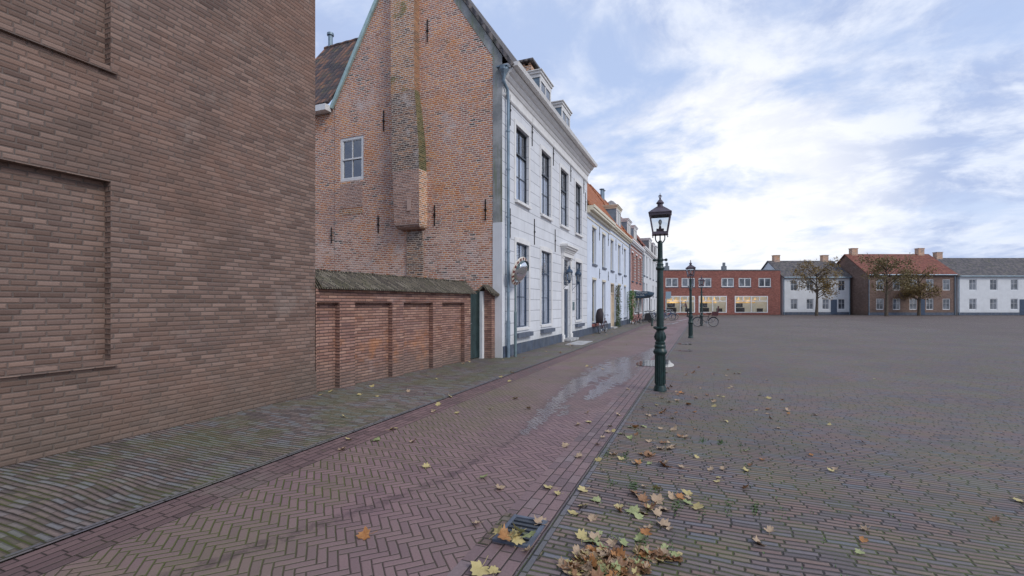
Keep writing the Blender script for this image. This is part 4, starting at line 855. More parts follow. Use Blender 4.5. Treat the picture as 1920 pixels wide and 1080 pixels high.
def gablehouse(t, F, a, b, ze, zr, dep, wallm, roofm, wn, z2=2.9):
    MB().wall(F, a, b, 0, ze, [(u, u+1.1, z, z+1.6) for u in wn for z in (.8, z2+.7)], .12).build('wall', wallm, t)
    MB().box(F, a, a+.05, -dep, -.01, 0, ze).build('side_wall', wallm, t); MB().box(F, b-.05, b, -dep, -.01, 0, ze).build('side_wall', wallm, t)
    for u in wn:
        for z in (.8, z2+.7): window(F, u, u+1.1, z, z+1.6, t, rev=.08, frame=m_trim_cool, fw=.09, cols=2, rows=(.6,), glass=m_darkglass, room=False)
    gg = MB().tube(F(a, .3, ze+.02), F(b, .3, ze+.02), .08, .08, 8).build('gutter', m_zinc, t)
    for uu in (a+.1, b-.1): MB().tube(F(uu, .08, 0), F(uu, .08, ze-.1), .05, .05, 8).build('downspout', m_zinc, t)
    for uu in (a+1.2, b-1.2): cc = MB().box(F, uu-.45, uu+.45, -dep/2-.35, -dep/2+.35, zr-.5, zr+.9).box(F, uu-.5, uu+.5, -dep/2-.4, -dep/2+.4, zr+.9, zr+1.0).build('chimney', m_breast, t)
    ud = wn[len(wn)//2]+1.3; MB().box(F, ud, ud+.9, .002, .05, .05, 2.3).build('door', m_navy, t)
    MB().box(F, a, b, .002, .03, 0, .4).build('plinth', m_bluestone, t)
    r = MB()
    for s_ in (0, 1):
        e = .25 if s_ == 0 else -dep-.25
        e0, e1, r0, r1 = F(a-.2, e, ze), F(b+.2, e, ze), F(a-.2, -dep/2, zr), F(b+.2, -dep/2, zr); n = Vector((0, 0, .12)); r.hexa([e0, e1, r0, r1, e0+n, e1+n, r0+n, r1+n])
    r.build('roof', roofm, t)
    MB().quad(F(a+.01, 0, ze), F(a+.01, -dep, ze), F(a+.01, -dep/2, zr)).build('gable', wallm, t, fix=False); MB().quad(F(b-.01, 0, ze), F(b-.01, -dep, ze), F(b-.01, -dep/2, zr)).build('gable', wallm, t, fix=False)
gablehouse(ob1, Ff, 40.9, 51, 5.6, 8.4, 8, m_white4, m_tile_dark, (42, 44.4, 46.8, 49.2))
ob2 = thing('brown_brick_house', 'brown brick house with red tile roof at the far right of the square', 'house', tuple(Ff(60, 0, 0)))
F5 = Fr(Ff(0, 3, 0), (CC, SS), (SS, -CC)); gablehouse(ob2, F5, 51.4, 64, 5.8, 9.2, 9, m_leftbrick, m_tile_red, (52.6, 55, 57.4, 59.8, 62.2))
ob3 = thing('dark_brick_house', 'dark grey slate-roofed house at the right end of the square', 'house', tuple(Ff(70, 0, 0)))
gablehouse(ob3, F5, 64.4, 82, 5.6, 8.6, 9, m_white4, m_tile_dark, (66, 69, 72, 75, 78))
# ================================================================== STREET LAMPS
def make_lamp():
    t = thing('street_lamp', 'tall dark green cast iron street lamp in the foreground, left of the pavement edge', 'street lamp', tmpl=True, group='cast iron lantern posts')
    b = MB(); b.lathe((0, 0, 0), [(.125, 0), (.125, .03), (.115, .05), (.112, .08), (.10, .11)], 24)
    b.lathe((0, 0, 0), [(.096, .11), (.092, .74)], 8, smooth=False, rot=.39)
    for i in range(8): a = i*math.pi/4; b.tube((.094*math.cos(a), .094*math.sin(a), .14), (.090*math.cos(a), .090*math.sin(a), .72), .010, .010, 6)
    b.lathe((0, 0, 0), [(.10, .70), (.13, .745), (.132, .77), (.115, .80), (.10, .83), (.108, .86), (.108, .885), (.092, .905), (.098, .93), (.098, .95), (.080, .965)], 24)
    b.build('base', m_lampgreen, t)
    s = MB(); s.lathe((0, 0, 0), [(.082, .965), (.090, 1.02), (.088, 1.08), (.074, 1.15), (.070, 1.18), (.10, 1.20), (.112, 1.225), (.10, 1.24), (.072, 1.25)], 24)
    for i in range(8): a = i*math.pi/4+.2; s.lathe((.108*math.cos(a), .108*math.sin(a), 1.225), [(.006, -.02), (.02, -.01), (.022, .01), (.008, .03)], 6)
    for i in range(6): a = i*math.pi/3; s.path([(.086*math.cos(a), .086*math.sin(a), .99), (.098*math.cos(a), .098*math.sin(a), 1.05), (.078*math.cos(a), .078*math.sin(a), 1.14)], [.012, .018, .006], 6)
    s.lathe((0, 0, 0), [(.070, 1.25), (.058, 2.34), (.075, 2.36), (.082, 2.385), (.070, 2.41), (.060, 2.43), (.066, 2.46), (.050, 2.48), (.050, 2.52), (.046, 2.86), (.05, 2.88), (.028, 2.92)], 20)
    s.build('post', m_lampgreen, t)
    l = MB(); l.tube((-.10, 0, 2.545), (.10, 0, 2.545), .016, .016, 10).lathe((-.11, 0, 2.545), [(.005, -.03), (.026, -.015), (.028, .015), (.005, .03)], 10).lathe((.11, 0, 2.545), [(.005, -.03), (.026, -.015), (.028, .015), (.005, .03)], 10).lathe((0, 0, 2.545), [(.052, -.03), (.06, 0), (.052, .03)], 16)
    l.build('ladder_rest', m_lampgreen, t)
    c = MB()
    for a in (0, math.pi/2, math.pi, -math.pi/2):
        ca, sa = math.cos(a), math.sin(a); c.path([(.02*ca, .02*sa, 2.87), (.06*ca, .06*sa, 2.895), (.085*ca, .085*sa, 2.94), (.088*ca, .088*sa, 2.99), (.08*ca, .08*sa, 3.05)], .011, 8)
    c.build('cradle', m_lampgreen, t)
    q = math.pi/4; k = math.sqrt(2)
    fr = MB(); hb, ht, zb, zt = .128, .188, 3.05, 3.42
    fr.lathe((0, 0, 0), [((hb+.02)*k, 3.035), ((hb+.02)*k, 3.06), ((hb)*k, 3.066)], 4, smooth=False, rot=q)
    for sx in (-1, 1):
        for sy in (-1, 1):
            fr.beam((sx*hb, sy*hb, zb), (sx*ht, sy*ht, zt), .022, .022)
            fr.lathe((sx*(hb+.012), sy*(hb+.012), 3.0), [(.004, 0), (.013, .012), (.006, .035)], 8)
    for a in range(4):
        R_ = Matrix.Rotation(a*math.pi/2, 3, 'Z'); fr.beam(R_ @ Vector((-ht, -ht, zt)), R_ @ Vector((ht, -ht, zt)), .024, .045); fr.beam(R_ @ Vector((-hb, -hb, zb+.02)), R_ @ Vector((hb, -hb, zb+.02)), .02, .03)
    fr.build('lantern_frame', m_lamproof, t)
    gl = MB(); e = .004
    for a in range(4):
        R_ = Matrix.Rotation(a*math.pi/2, 3, 'Z'); gl.quad(*[R_ @ Vector(p) for p in ((-hb+e, -hb, zb+.02), (hb-e, -hb, zb+.02), (ht-e, -ht, zt), (-ht+e, -ht, zt))])
    gl.build('lantern_glass', m_lampglass, t, fix=False)
    rf = MB(); rf.lathe((0, 0, 0), [(.212*k, 3.435), (.215*k, 3.45), (.20*k, 3.462), (.12*k, 3.53), (.06*k, 3.578)], 4, smooth=False, rot=q)
    rf.lathe((0, 0, 0), [(.052, 3.57), (.050, 3.635), (.070, 3.64), (.074, 3.655), (.055, 3.68), (.028, 3.715), (.014, 3.73), (.02, 3.745), (.012, 3.76), (.010, 3.78)], 16)
    rf.lathe((0, 0, 3.795), [(.003, -.022), (.02, -.01), (.02, .01), (.003, .022)], 10).path([(-.03, 0, 3.80), (-.028, 0, 3.77), (0, 0, 3.76), (.028, 0, 3.77), (.03, 0, 3.80)], .005, 6).tube((0, 0, 3.81), (0, 0, 3.845), .006, .004, 6)
    rf.build('lantern_roof', m_lamproof, t)
    g_ = MB(); g_.box(W0, -.07, .07, -.05, .05, 3.075, 3.15).tube((0, 0, 3.15), (0, 0, 3.20), .026, .022, 12); g_.build('lamp_gear', m_bikebrown, t)
    bl = MB(); bl.lathe((0, 0, 3.20), [(.016, 0), (.02, .03), (.034, .07), (.034, .10), (.02, .125), (.004, .135)], 14); bl.build('bulb', m_bulb, t)
    return t
lamp = make_lamp(); lamp.location = (-.77, 9.44, 0); lamp.rotation_euler = (0, 0, R(4))
dup(lamp, (-.56, 24.4, 0), R(10), 'second dark green street lamp, in the middle distance in front of the red brick building')
dup(lamp, (-.10, 38.0, 0), R(15), 'smallest and farthest street lamp, beside the black bicycle at the right')
# ================================================================== WALL LANTERNS
def wall_lantern(y, label, dz=0, out=.32, swing=0):
    t = thing('wall_lantern', label, 'lantern', (XF+.1, y, 2.2), group='blue lanterns beside the front door')
    b = MB(); b.box(F, y-.015, y+.015, .13, .16, 2.15, 3.05) if False else b.box(F, y-.018, y+.018, .004, .03, 2.15, 3.0)
    b.beam(F(y, .02, 2.62), F(y, out+.02, 2.62), .02, .025); b.path([F(y, .02, 2.3), F(y, .10, 2.42), F(y, .2, 2.52), F(y, .30, 2.60)], .010, 8); b.build('bracket', m_lampblue, t)
    c = F(y, out, 0); l = MB()
    l.lathe(c, [(.03, 2.60), (.06, 2.63), (.055, 2.68), (.075, 2.71), (.08, 2.73)], 12)
    for i in range(6): a = i*math.pi/3; l.beam(c+Vector((.08*math.cos(a), .08*math.sin(a), 2.72)), c+Vector((.135*math.cos(a), .135*math.sin(a), 3.06)), .014, .014)
    l.build('lantern_frame', m_lampblue, t)
    k = MB(); k.lathe(c, [(.155, 3.06), (.16, 3.09), (.15, 3.12), (.12, 3.18), (.06, 3.23), (.045, 3.25), (.06, 3.28), (.05, 3.32), (.02, 3.36), (.012, 3.40)], 18); k.build('lantern_roof', m_lampblue, t)
    g_ = MB()
    for i in range(6):
        a, a2 = i*math.pi/3, (i+1)*math.pi/3; g_.quad(*[c+Vector((r*math.cos(x), r*math.sin(x), z)) for r, x, z in ((.078, a, 2.73), (.078, a2, 2.73), (.132, a2, 3.06), (.132, a, 3.06))])
    g_.build('lantern_glass', m_lampglass, t, fix=False)
    MB().lathe(c, [(.02, 2.73), (.02, 2.80), (.03, 2.86), (.005, 2.92)], 10).build('bulb', m_bulb, t); return t
wall_lantern(19.92, 'blue wall lantern on the left of the front door, nearer of the pair'); wall_lantern(21.50, 'blue wall lantern on the right of the front door, farther of the pair')
# ================================================================== TRAFFIC MIRROR
mt = thing('traffic_mirror', 'round convex traffic mirror with red and white rim on a grey green pole', 'mirror', (-5.53, 13.72, 0))
MB().tube((-5.53, 13.72, 0), (-5.53, 13.72, 1.42), .047, .047, 14).tube((-5.53, 13.72, 1.42), (-5.53, 13.72, 1.45), .047, .032, 14).tube((-5.53, 13.72, 1.45), (-5.53, 13.72, 2.96), .030, .030, 12).build('pole', m_pole, mt)
nrm = Vector((.937, -.088, -.337)).normalized(); mc = Vector((-5.36, 13.66, 2.72)); ax = nrm.cross(Vector((0, 0, 1))).normalized(); ay = ax.cross(nrm)
def disc(mb, r0, r1, h0, h1, a0, a1, n, mi=0, sm=False):
    v = []; 
    for i in range(n+1):
        a = a0+(a1-a0)*i/n; e = ax*math.cos(a)+ay*math.sin(a); v += [mc+e*r0+nrm*h0, mc+e*r1+nrm*h1]
    mb.add(v, [(2*i, 2*i+1, 2*i+3, 2*i+2) for i in range(n)], mi, sm)
rim = MB(); ns = 32
for i in range(ns): disc(rim, .36, .455, .03, .012, 2*math.pi*i/ns, 2*math.pi*(i+1)/ns, 2, 1 if (i % 2 and not False) else 0)
disc(rim, .455, .47, .012, -.02, 0, 2*math.pi, 48, 0, True); disc(rim, .47, .05, -.02, -.10, 0, 2*math.pi, 48, 2, True)
rim.build('rim', [m_white, m_red, m_pole], mt, fix=False)
dm = MB(); Rd = .37; hd = .15
for j in range(8): r0, r1 = Rd*(1-j/8), Rd*(1-(j+1)/8); f_ = lambda r: .02+hd*math.sqrt(max(0, 1-(r/Rd)**2)); disc(dm, r0, max(r1, .0005), f_(r0), f_(r1), 0, 2*math.pi, 48, 0, True)
dm.build('mirror_dome', m_mirror, mt, sharp=180, fix=False)
hood = MB(); disc(hood, .365, .375, .03, .12, R(10), R(170), 24, 0, True); hood.build('rain_hood', m_pole, mt, fix=False)
MB().beam((-5.53, 13.72, 2.74), mc-nrm*.06, .04, .04).beam((-5.53, 13.72, 2.86), mc-nrm*.05+Vector((0, 0, .08)), .03, .03).build('bracket', m_pole, mt)
# ================================================================== BICYCLES
def make_bike(name, label, fm, group='parked bicycles'):
    t = thing(name, label, 'bicycle', tmpl=True, group=group)
    for x in (-.53, .55):
        w = MB(); c = Vector((x, 0, .34)); n = 28
        w.path([c+Vector((.325*math.cos(2*math.pi*i/n), 0, .325*math.sin(2*math.pi*i/n))) for i in range(n)], .020, 8, closed=True)
        wo = w.build('wheel', m_rubber, t)
        s = MB(); s.path([c+Vector((.300*math.cos(2*math.pi*i/n), 0, .300*math.sin(2*math.pi*i/n))) for i in range(n)], .009, 6, closed=True)
        for i in range(14): a = 2*math.pi*i/14; s.tube(c+Vector((.02*math.cos(a), .015*(-1)**i, .02*math.sin(a))), c+Vector((.3*math.cos(a+.12), 0, .3*math.sin(a+.12))), .0022, .0022, 4)
        s.tube(c-Vector((0, .045, 0)), c+Vector((0, .045, 0)), .018, .018, 8); s.build('rim_and_spokes', m_chrome, wo)
        g_ = MB(); pts = [c+Vector((.365*math.cos(a), 0, .365*math.sin(a))) for a in [R(15+i*15) for i in range(11)]]; g_.path(pts, .018, 6); g_.build('mudguard', fm, t)
    f = MB(); bb, st, sh, hd0, hd1 = (-.06, 0, .30), (-.20, 0, .72), (-.24, 0, .86), (.40, 0, .66), (.36, 0, .86)
    f.tube(bb, sh, .016, .014, 10).tube(bb, hd0, .020, .018, 10).tube(st, (.385, 0, .76), .016, .016, 10).tube(hd0, hd1, .020, .020, 10)
    for y in (-.05, .05): f.tube((-.06, y*.6, .30), (-.53, y, .34), .010, .009, 8).tube((-.20, y*.4, .72), (-.53, y, .34), .009, .008, 8).path([(.40, y*.5, .66), (.45, y, .55), (.50, y, .42), (.55, y, .34)], .010, 8)
    f.build('frame', fm, t)
    h = MB(); h.tube(hd1, (.33, 0, 1.02), .013, .013, 8).path([(.12, -.29, 1.02), (.22, -.29, 1.04), (.31, -.2, 1.05), (.33, 0, 1.03), (.31, .2, 1.05), (.22, .29, 1.04), (.12, .29, 1.02)], .012, 8)
    h.tube((.12, -.29, 1.02), (.0, -.29, 1.0), .017, .017, 8).tube((.12, .29, 1.02), (.0, .29, 1.0), .017, .017, 8); h.build('handlebar', m_chrome, t)
    s = MB(); s.hexa([(-.38, -.09, .92), (-.08, -.025, .93), (-.38, .09, .92), (-.08, .025, .93), (-.38, -.10, .985), (-.06, -.03, .975), (-.38, .10, .985), (-.06, .03, .975)]); s.tube((-.24, 0, .84), (-.25, 0, .93), .014, .014, 8); s.build('saddle', m_saddle, t)
    r = MB(); r.box(W0, -.80, -.36, -.06, -.045, .72, .735).box(W0, -.80, -.36, .045, .06, .72, .735)
    for x in (-.78, -.6, -.42): r.box(W0, x, x+.012, -.045, .045, .722, .733)
    for y in (-.055, .055): r.tube((-.72, y, .72), (-.53, y, .34), .006, .006, 6)
    r.build('carrier', fm, t)
    k = MB(); k.tube((-.06, -.06, .30), (-.06, -.07, .30), .09, .09, 20).beam((-.06, -.08, .30), (.09, -.08, .24), .016, .025).beam((-.06, .08, .30), (-.21, .08, .36), .016, .025).box(W0, .05, .14, -.16, -.085, .225, .245).box(W0, -.26, -.17, .085, .16, .35, .37); k.build('crank_and_pedals', m_chrome, t)
    l = MB(); l.lathe((.47, 0, .80), [(.01, -.04), (.04, -.03), (.045, .03), (.01, .045)], 10); l.build('headlight', m_chrome, t)
    MB().tube((-.1, .06, .28), (-.16, .22, .01), .009, .009, 6).build('kickstand', m_chrome, t)
    return t
bike = make_bike('bicycle', 'dark bicycle with brown bags and cover leaning by the pale blue white house wall', m_bikebrown)
bike.location = (-5.32, 26.6, 0); bike.rotation_euler = (0, 0, R(84))
cv = MB()   # rain cover / bag over carrier and saddle
rings = []
for x, hw, z0, z1 in ((-.80, .11, .66, 1.16), (-.74, .165, .60, 1.34), (-.55, .175, .60, 1.42), (-.34, .15, .74, 1.44), (-.20, .11, .88, 1.34), (-.12, .05, .95, 1.15)):
    rings.append([Vector((x, hw*sx*k, z)) for sx, k, z in ((-1, 1, z0), (-1, 1.08, (z0+z1)/2), (-1, .7, z1-.05), (0, 0, z1), (1, .7, z1-.05), (1, 1.08, (z0+z1)/2), (1, 1, z0), (0, 0, z0))])
nn = 8; cv.add([p for r_ in rings for p in r_], [(i*nn+k, i*nn+(k+1) % nn, (i+1)*nn+(k+1) % nn, (i+1)*nn+k) for i in range(5) for k in range(nn)]+[tuple(range(8)), tuple(range(47, 39, -1))], 0, True)
bagob = cv.build('bag_cover', m_cover, bike, sharp=80)
kids = [c for c in bike.children if c.name.startswith('bag_cover')]
for c in kids: c.parent = None
def bk(x, y, deg, label, m, lean=0): return dup(bike, (x, y, 0), R(deg), label, swap={m_bikebrown: m}, lean=lean)
bk(-4.95, 39.3, 75, 'pale red bicycle standing below the shop window of the pink brick house', m_bikered)
bk(-4.75, 44.6, 60, 'silver bicycle, leftmost of the bunch parked against the grey white house', m_bikewhite)
bk(-4.35, 45.6, 35, 'black bicycle in the bunch just left of the foreground lamp post', m_bikeblack)
bk(-4.7, 47.0, 40, 'blue bicycle standing deep in the bunch behind the forked post', m_bikeblue)
bk(-4.5, 49.0, 30, 'silver bicycle with handlebar raised above the bunch behind the post', m_bikewhite)
bk(-4.4, 51.0, 25, 'black bicycle at the back of the bunch by the grey white house', m_bikeblack)
bk(-3.35, 48.5, 15, 'blue bicycle just right of the foreground lamp post', m_bikeblue)
bk(-3.2, 50.2, 8, 'silver bicycle beside the blue one, right of the lamp post', m_bikewhite)
bk(-3.6, 53.0, 5, 'black bicycle behind the blue bicycle right of the lamp post', m_bikeblack)
rbk = bk(.18, 37.0, 185, 'black bicycle with tall dark child seat at the right edge of the street', m_bikeblack)
csb = MB().box(W0, -.82, -.40, -.16, .16, .80, .88).hexa([(-.84, -.17, .88), (-.74, -.17, .88), (-.84, .17, .88), (-.74, .17, .88), (-.90, -.16, 1.5), (-.84, -.16, 1.52), (-.90, .16, 1.5), (-.84, .16, 1.52)]).box(W0, -.74, -.45, -.17, -.14, .88, 1.1).box(W0, -.74, -.45, .14, .17, .88, 1.1)
csb.build('child_seat', m_bikebrown, rbk)
for c in kids: c.parent = bike
# scooter
sct = thing('scooter', 'low black motor scooter beside the bicycles, under the end of the awning', 'scooter', tmpl=True)
s = MB(); pts = [(-.65, .42), (-.75, .62), (-.70, .78), (-.15, .76), (-.05, .60), (-.02, .30), (.30, .26), (.42, .55), (.50, .95), (.56, .93), (.52, .5), (.42, .20), (.05, .16), (-.30, .20)]
s.ext([(x, -.14, z) for x, z in pts], (0, .28, 0)); s.build('body', m_bikeblack, sct)
for x in (-.55, .62): MB().path([(x+.2*math.cos(2*math.pi*i/20), 0, .24+.2*math.sin(2*math.pi*i/20)) for i in range(20)], .05, 8, closed=True).tube((x, -.04, .24), (x, .04, .24), .12, .12, 12).build('wheel', m_rubber, sct)
MB().tube((.52, 0, .9), (.48, 0, 1.05), .02, .02, 8).path([(.40, -.32, 1.08), (.48, -.1, 1.06), (.48, .1, 1.06), (.40, .32, 1.08)], .016, 8).tube((.44, -.25, 1.08), (.50, -.33, 1.22), .008, .008, 6).lathe((.50, -.34, 1.24), [(.01, -.05), (.05, 0), (.01, .05)], 8).build('handlebar', m_chrome, sct)
MB().hexa([(-.72, -.13, .785), (-.12, -.1, .765), (-.72, .13, .785), (-.12, .1, .765), (-.70, -.12, .87), (-.14, -.08, .84), (-.70, .12, .87), (-.14, .08, .84)]).build('seat', m_saddle, sct)
MB().lathe((.57, 0, .85), [(.01, -.06), (.06, 0), (.01, .06)], 10).build('headlight', m_bulb, sct)
sct.location = (-4.85, 42.8, 0); sct.rotation_euler = (0, 0, R(200))
# ================================================================== POSTS
fp = thing('forked_post', 'green post with forked metal top standing in front of the parked bicycles', 'post', (-3.56, 36.6, 0))
MB().lathe((-3.56, 36.6, 0), [(.09, 0), (.09, .1), (.075, .12), (.07, .6), (.05, .62)], 12).build('post_shaft', m_lampgreen, fp)
f = MB()
for sx in (-1, 1): f.tube((-3.56, 36.6, .6), (-3.56+sx*.22, 36.6, 1.15), .016, .012, 8).tube((-3.56, 36.6, .75), (-3.56+sx*.10, 36.6, 1.2), .012, .012, 8)
f.build('fork', m_chrome, fp)
def bollard(x, y, label):
    t = thing('bollard', label, 'bollard', (x, y, 0), group='dark bollards before the shop'); MB().lathe((x, y, 0), [(.10, 0), (.10, .12), (.075, .15), (.07, .78), (.095, .80), (.095, .84), (.07, .88), (.075, .93), (.03, 1.0)], 12).build('shaft', m_iron, t)
bollard(-3.41, 65.2, 'left one of the two dark bollards before the lit shop window'); bollard(-1.82, 63.2, 'right one of the two dark bollards, just left of the second lamp post')
sg = thing('street_sign', 'blank blue grey sign plate on a thin pole just right of the foreground lamp post', 'sign', (-4.4, 66, 0))
MB().tube((-4.55, 65.8, 0), (-4.55, 65.8, 3.25), .04, .04, 8).build('pole', m_pole, sg)
Fs = Fr((-4.55, 65.75, 0), (CC, SS), (SS, -CC)); MB().box(Fs, -.1, .62, 0, .03, 2.35, 3.3).build('sign_plate', m_sign, sg)
# ================================================================== PEOPLE IN THE SHOP
m_skin = plain('skin', (.48, .28, .20), .5); m_hair = plain('dark_hair', (.03, .02, .015), .6); m_jeans = plain('blue_jeans', (.05, .09, .18), .8)
m_shirt = plain('pale_shirt', (.5, .52, .54), .8); m_maroon = plain('maroon_sweater', (.13, .03, .06), .85); m_shoe = plain('dark_shoe', (.02, .02, .02), .6)
def person(name, label, loc, rz, topm, arms, lean=.0):
    V = [(0, 0, .95), (0, lean*.3, 1.15), (0, lean*.8, 1.38), (0, lean, 1.48), (0, lean*1.1, 1.56), (0, lean*1.1-.01, 1.66), (0, lean*1.1, 1.75)]
    RR = [(.15, .11), (.145, .10), (.17, .11), (.06, .055), (.052, .052), (.075, .092), (.055, .07)]
    E = [(i, i+1) for i in range(6)]
    def add(par, pts, rs):
        p = par
        for q, r_ in zip(pts, rs): V.append(q); RR.append((r_, r_) if not isinstance(r_, tuple) else r_); E.append((p, len(V)-1)); p = len(V)-1
    for s_, (el, ha) in zip((-1, 1), arms):
        add(2, [(s_*.17, lean*.8, 1.40), el, ha, tuple(h+(h-e)*.18 for h, e in zip(ha, el))], [.062, .044, .030, (.040, .018)])
        k = len(V)-1; hd = Vector(V[k]); dr = (Vector(ha)-Vector(el)).normalized(); sd = dr.cross(Vector((s_*1.0, .2, .3))).normalized()
        for j, L_ in enumerate((.065, .075, .07, .055)): o = sd*(j-1.5)*.018; add(k, [tuple(hd+o+dr*L_*.5), tuple(hd+o+dr*L_+Vector((0, 0, -.01)))], [.009, .007])
        add(k-1, [tuple(Vector(V[k-1])-sd*.035+dr*.03), tuple(Vector(V[k-1])-sd*.045+dr*.07)], [.010, .008])
        add(0, [(s_*.09, 0, .88), (s_*.10, .02, .50), (s_*.10, -.01, .10), (s_*.105, .10, .045)], [.095, .062, .042, (.045, .03)])
    me = bpy.data.meshes.new('body'); me.from_pydata(V, E, []); ob = bpy.data.objects.new('tmp', me); COL.objects.link(ob)
    sk = ob.modifiers.new('s', 'SKIN'); sd_ = ob.modifiers.new('u', 'SUBSURF'); sd_.levels = 1; sd_.render_levels = 1
    for i, v in enumerate(me.skin_vertices[0].data): v.radius = RR[i]; v.use_root = (i == 0)
    dg = bpy.context.evaluated_depsgraph_get(); dg.update(); m2 = bpy.data.meshes.new_from_object(ob.evaluated_get(dg)); bpy.data.objects.remove(ob)
    m2.name = 'body'; m2.materials.clear()
    for m in (m_skin, topm, m_jeans, m_shoe): m2.materials.append(m)
    for p in m2.polygons:
        c = p.center; z = c.z; p.use_smooth = True
        arm = abs(c.x) > .19 or (abs(c.x) > .15 and 1.1 < z < 1.35)
        hand = any((c-Vector(ha)).length < .17 and (c-Vector(el)).length > .20 for el, ha in arms)
        p.material_index = 0 if (z > 1.485 or hand) else (3 if z < .085 else (2 if z < .93 and not arm else 1))
    t = thing(name, label, 'person', loc); t.rotation_euler = (0, 0, rz); ORG[t.name] = Vector()
    b = bpy.data.objects.new('body', m2); COL.objects.link(b); b.parent = t
    h = MB(); c = Vector((0, lean*1.1-.015, 1.71)); h.lathe(c, [(.088, -.06), (.094, 0), (.088, .05), (.06, .09), (.01, .105)], 14); h.build('hair', m_hair, t)
    fc = MB(); c = Vector((0, lean*1.1+.085, 1.665)); fc.hexa([c+Vector(p) for p in ((-.012, 0, -.02), (.012, 0, -.02), (-.008, .025, -.02), (.008, .025, -.02), (-.006, 0, .02), (.006, 0, .02), (-.004, .006, .02), (.004, .006, .02))]).box(W0, -.025, .025, c.y-.01, c.y+.004, 1.618, 1.626)
    fc.build('nose_and_mouth', m_skin, t)
    ey = MB()
    for sx in (-1, 1): ey.lathe((sx*.03, c.y-.008, 1.685), [(.002, -.008), (.010, 0), (.002, .008)], 8)
    ey.build('eyes', m_hair, t); return t
ad = math.atan2(SS, CC)
person('person', 'standing person in pale shirt and blue jeans inside the lit shop', tuple(Ff(25.85, -.9, .26)), ad+math.pi*.9, m_shirt, (((-.26, .0, 1.14), (-.24, .16, .92)), ((.27, .02, 1.14), (.20, .2, 1.02))))
person('person', 'person in maroon sweater bending forward inside the lit shop', tuple(Ff(26.65, -.9, .26)), ad+math.pi*.55, m_maroon, (((-.24, .22, 1.12), (-.18, .42, 1.0)), ((.24, .2, 1.12), (.18, .40, .98))), .16)
# ================================================================== PLANTS
def leafcloud(name, parent, mat, pts, size, seed=1, root_off=None):
    rr = random.Random(seed); m = MB()
    for p in pts:
        p = Vector(p); s_ = size*rr.uniform(.6, 1.3); a = Vector((rr.gauss(0, 1), rr.gauss(0, 1), rr.gauss(0, 1))).normalized(); b = a.orthogonal().normalized(); b = (Matrix.Rotation(rr.uniform(0, 6.28), 3, a) @ b)
        c = a.cross(b); m.add([p-b*s_*.5, p+c*s_*.28-b*.1*s_, p+b*s_*.55, p-c*s_*.28-b*.1*s_], [(0, 1, 2, 3)])
    return m.build(name, mat, parent, fix=False)
rr = random.Random(4)
vn = thing('climbing_plant', 'dark green and reddish climbing plant up the wall right of the beige door', 'plant', (XF+.2, 33.2, 0))
pts = []; red = []
for i in range(1500):
    z = rr.uniform(.05, 3.0)**1.0; wv = .16+.10*math.sin(z*3)+.06*math.sin(z*7); q = (XF+.12+abs(rr.gauss(0, .13)), 33.25+rr.gauss(0, 1)*(wv+.1), z); (red if z > 2.2 and rr.random() < .6 else pts).append(q)
leafcloud('foliage', vn, m_vine, pts, .09, 1); leafcloud('foliage', vn, m_vine_r, red, .08, 2)
MB().path([(XF+.1, 33.2, 0), (XF+.1, 33.3, .9), (XF+.1, 33.15, 1.8), (XF+.1, 33.25, 2.8)], [.03, .025, .02, .01], 6).build('stem', m_bark, vn)
v2 = thing('wall_shrub', 'bright green leggy shrub against the corner of the pink brick house', 'plant', (XF+.35, 39.6, 0))
pts = []
for i in range(1000):
    z = rr.uniform(.3, 2.75); wv = .09+.15*math.exp(-((z-1.7)/.5)**2)+.10*math.exp(-((z-2.5)/.2)**2); pts.append((XF+.35+rr.gauss(0, wv*.8), 39.0+rr.gauss(0, wv*1.3), z))
leafcloud('foliage', v2, m_shrub, pts, .12, 3); MB().path([(XF+.35, 39.1, 0), (XF+.32, 39.0, 1.2), (XF+.38, 38.95, 2.6)], [.035, .03, .01], 6).build('stem', m_bark, v2)
def tree(name, label, x, y, hgt, cr, seed, nleaf=3000):
    r_ = random.Random(seed); t = thing(name, label, 'tree', (x, y, 0)); k = MB(); B = Vector((x, y, 0)); pts = []
    k.path([B, B+Vector((.05, 0, hgt*.2)), B+Vector((.1, .1, hgt*.42)), B+Vector((.0, .1, hgt*.8))], [.22, .17, .13, .04], 10)
    for i in range(22):
        a = r_.uniform(0, 6.28); z0 = hgt*r_.uniform(.3, .75); L = cr*r_.uniform(.55, 1.0)*(1.1-.5*abs(z0/hgt-.55)); e = B+Vector((L*math.cos(a), L*math.sin(a), z0+L*r_.uniform(.35, .9)))
        s0 = B+Vector((.05, .05, z0)); md = s0.lerp(e, .5)+Vector((0, 0, .1*L)); k.path([s0, md, e], [.06, .035, .012], 5)
        for j in range(4):
            q = md.lerp(e, j/3)+Vector((r_.gauss(0, .3), r_.gauss(0, .3), r_.gauss(0, .25))); k.tube(md.lerp(e, j/3), q, .012, .006, 4)
            for _ in range(int(nleaf/88)): pts.append(q+Vector((r_.gauss(0, .30), r_.gauss(0, .30), r_.gauss(0, .24))))
    k.build('trunk', m_bark, t); leafcloud('crown', t, m_treeleaf, pts, .22, seed); return t
for i, (r_, dd, hh, cr, lb) in enumerate([(42, -6, 7.5, 2.6, 'thin autumn tree left of the others on the right side of the square'), (50, -8, 8.5, 3.0, 'tallest autumn tree in front of the grey house'), (57, -5, 7.0, 2.5, 'small autumn tree at the far right of the square')]):
    p = Ff(r_, -dd, 0); tree('tree', lb, p.x, p.y, hh, cr, 20+i)
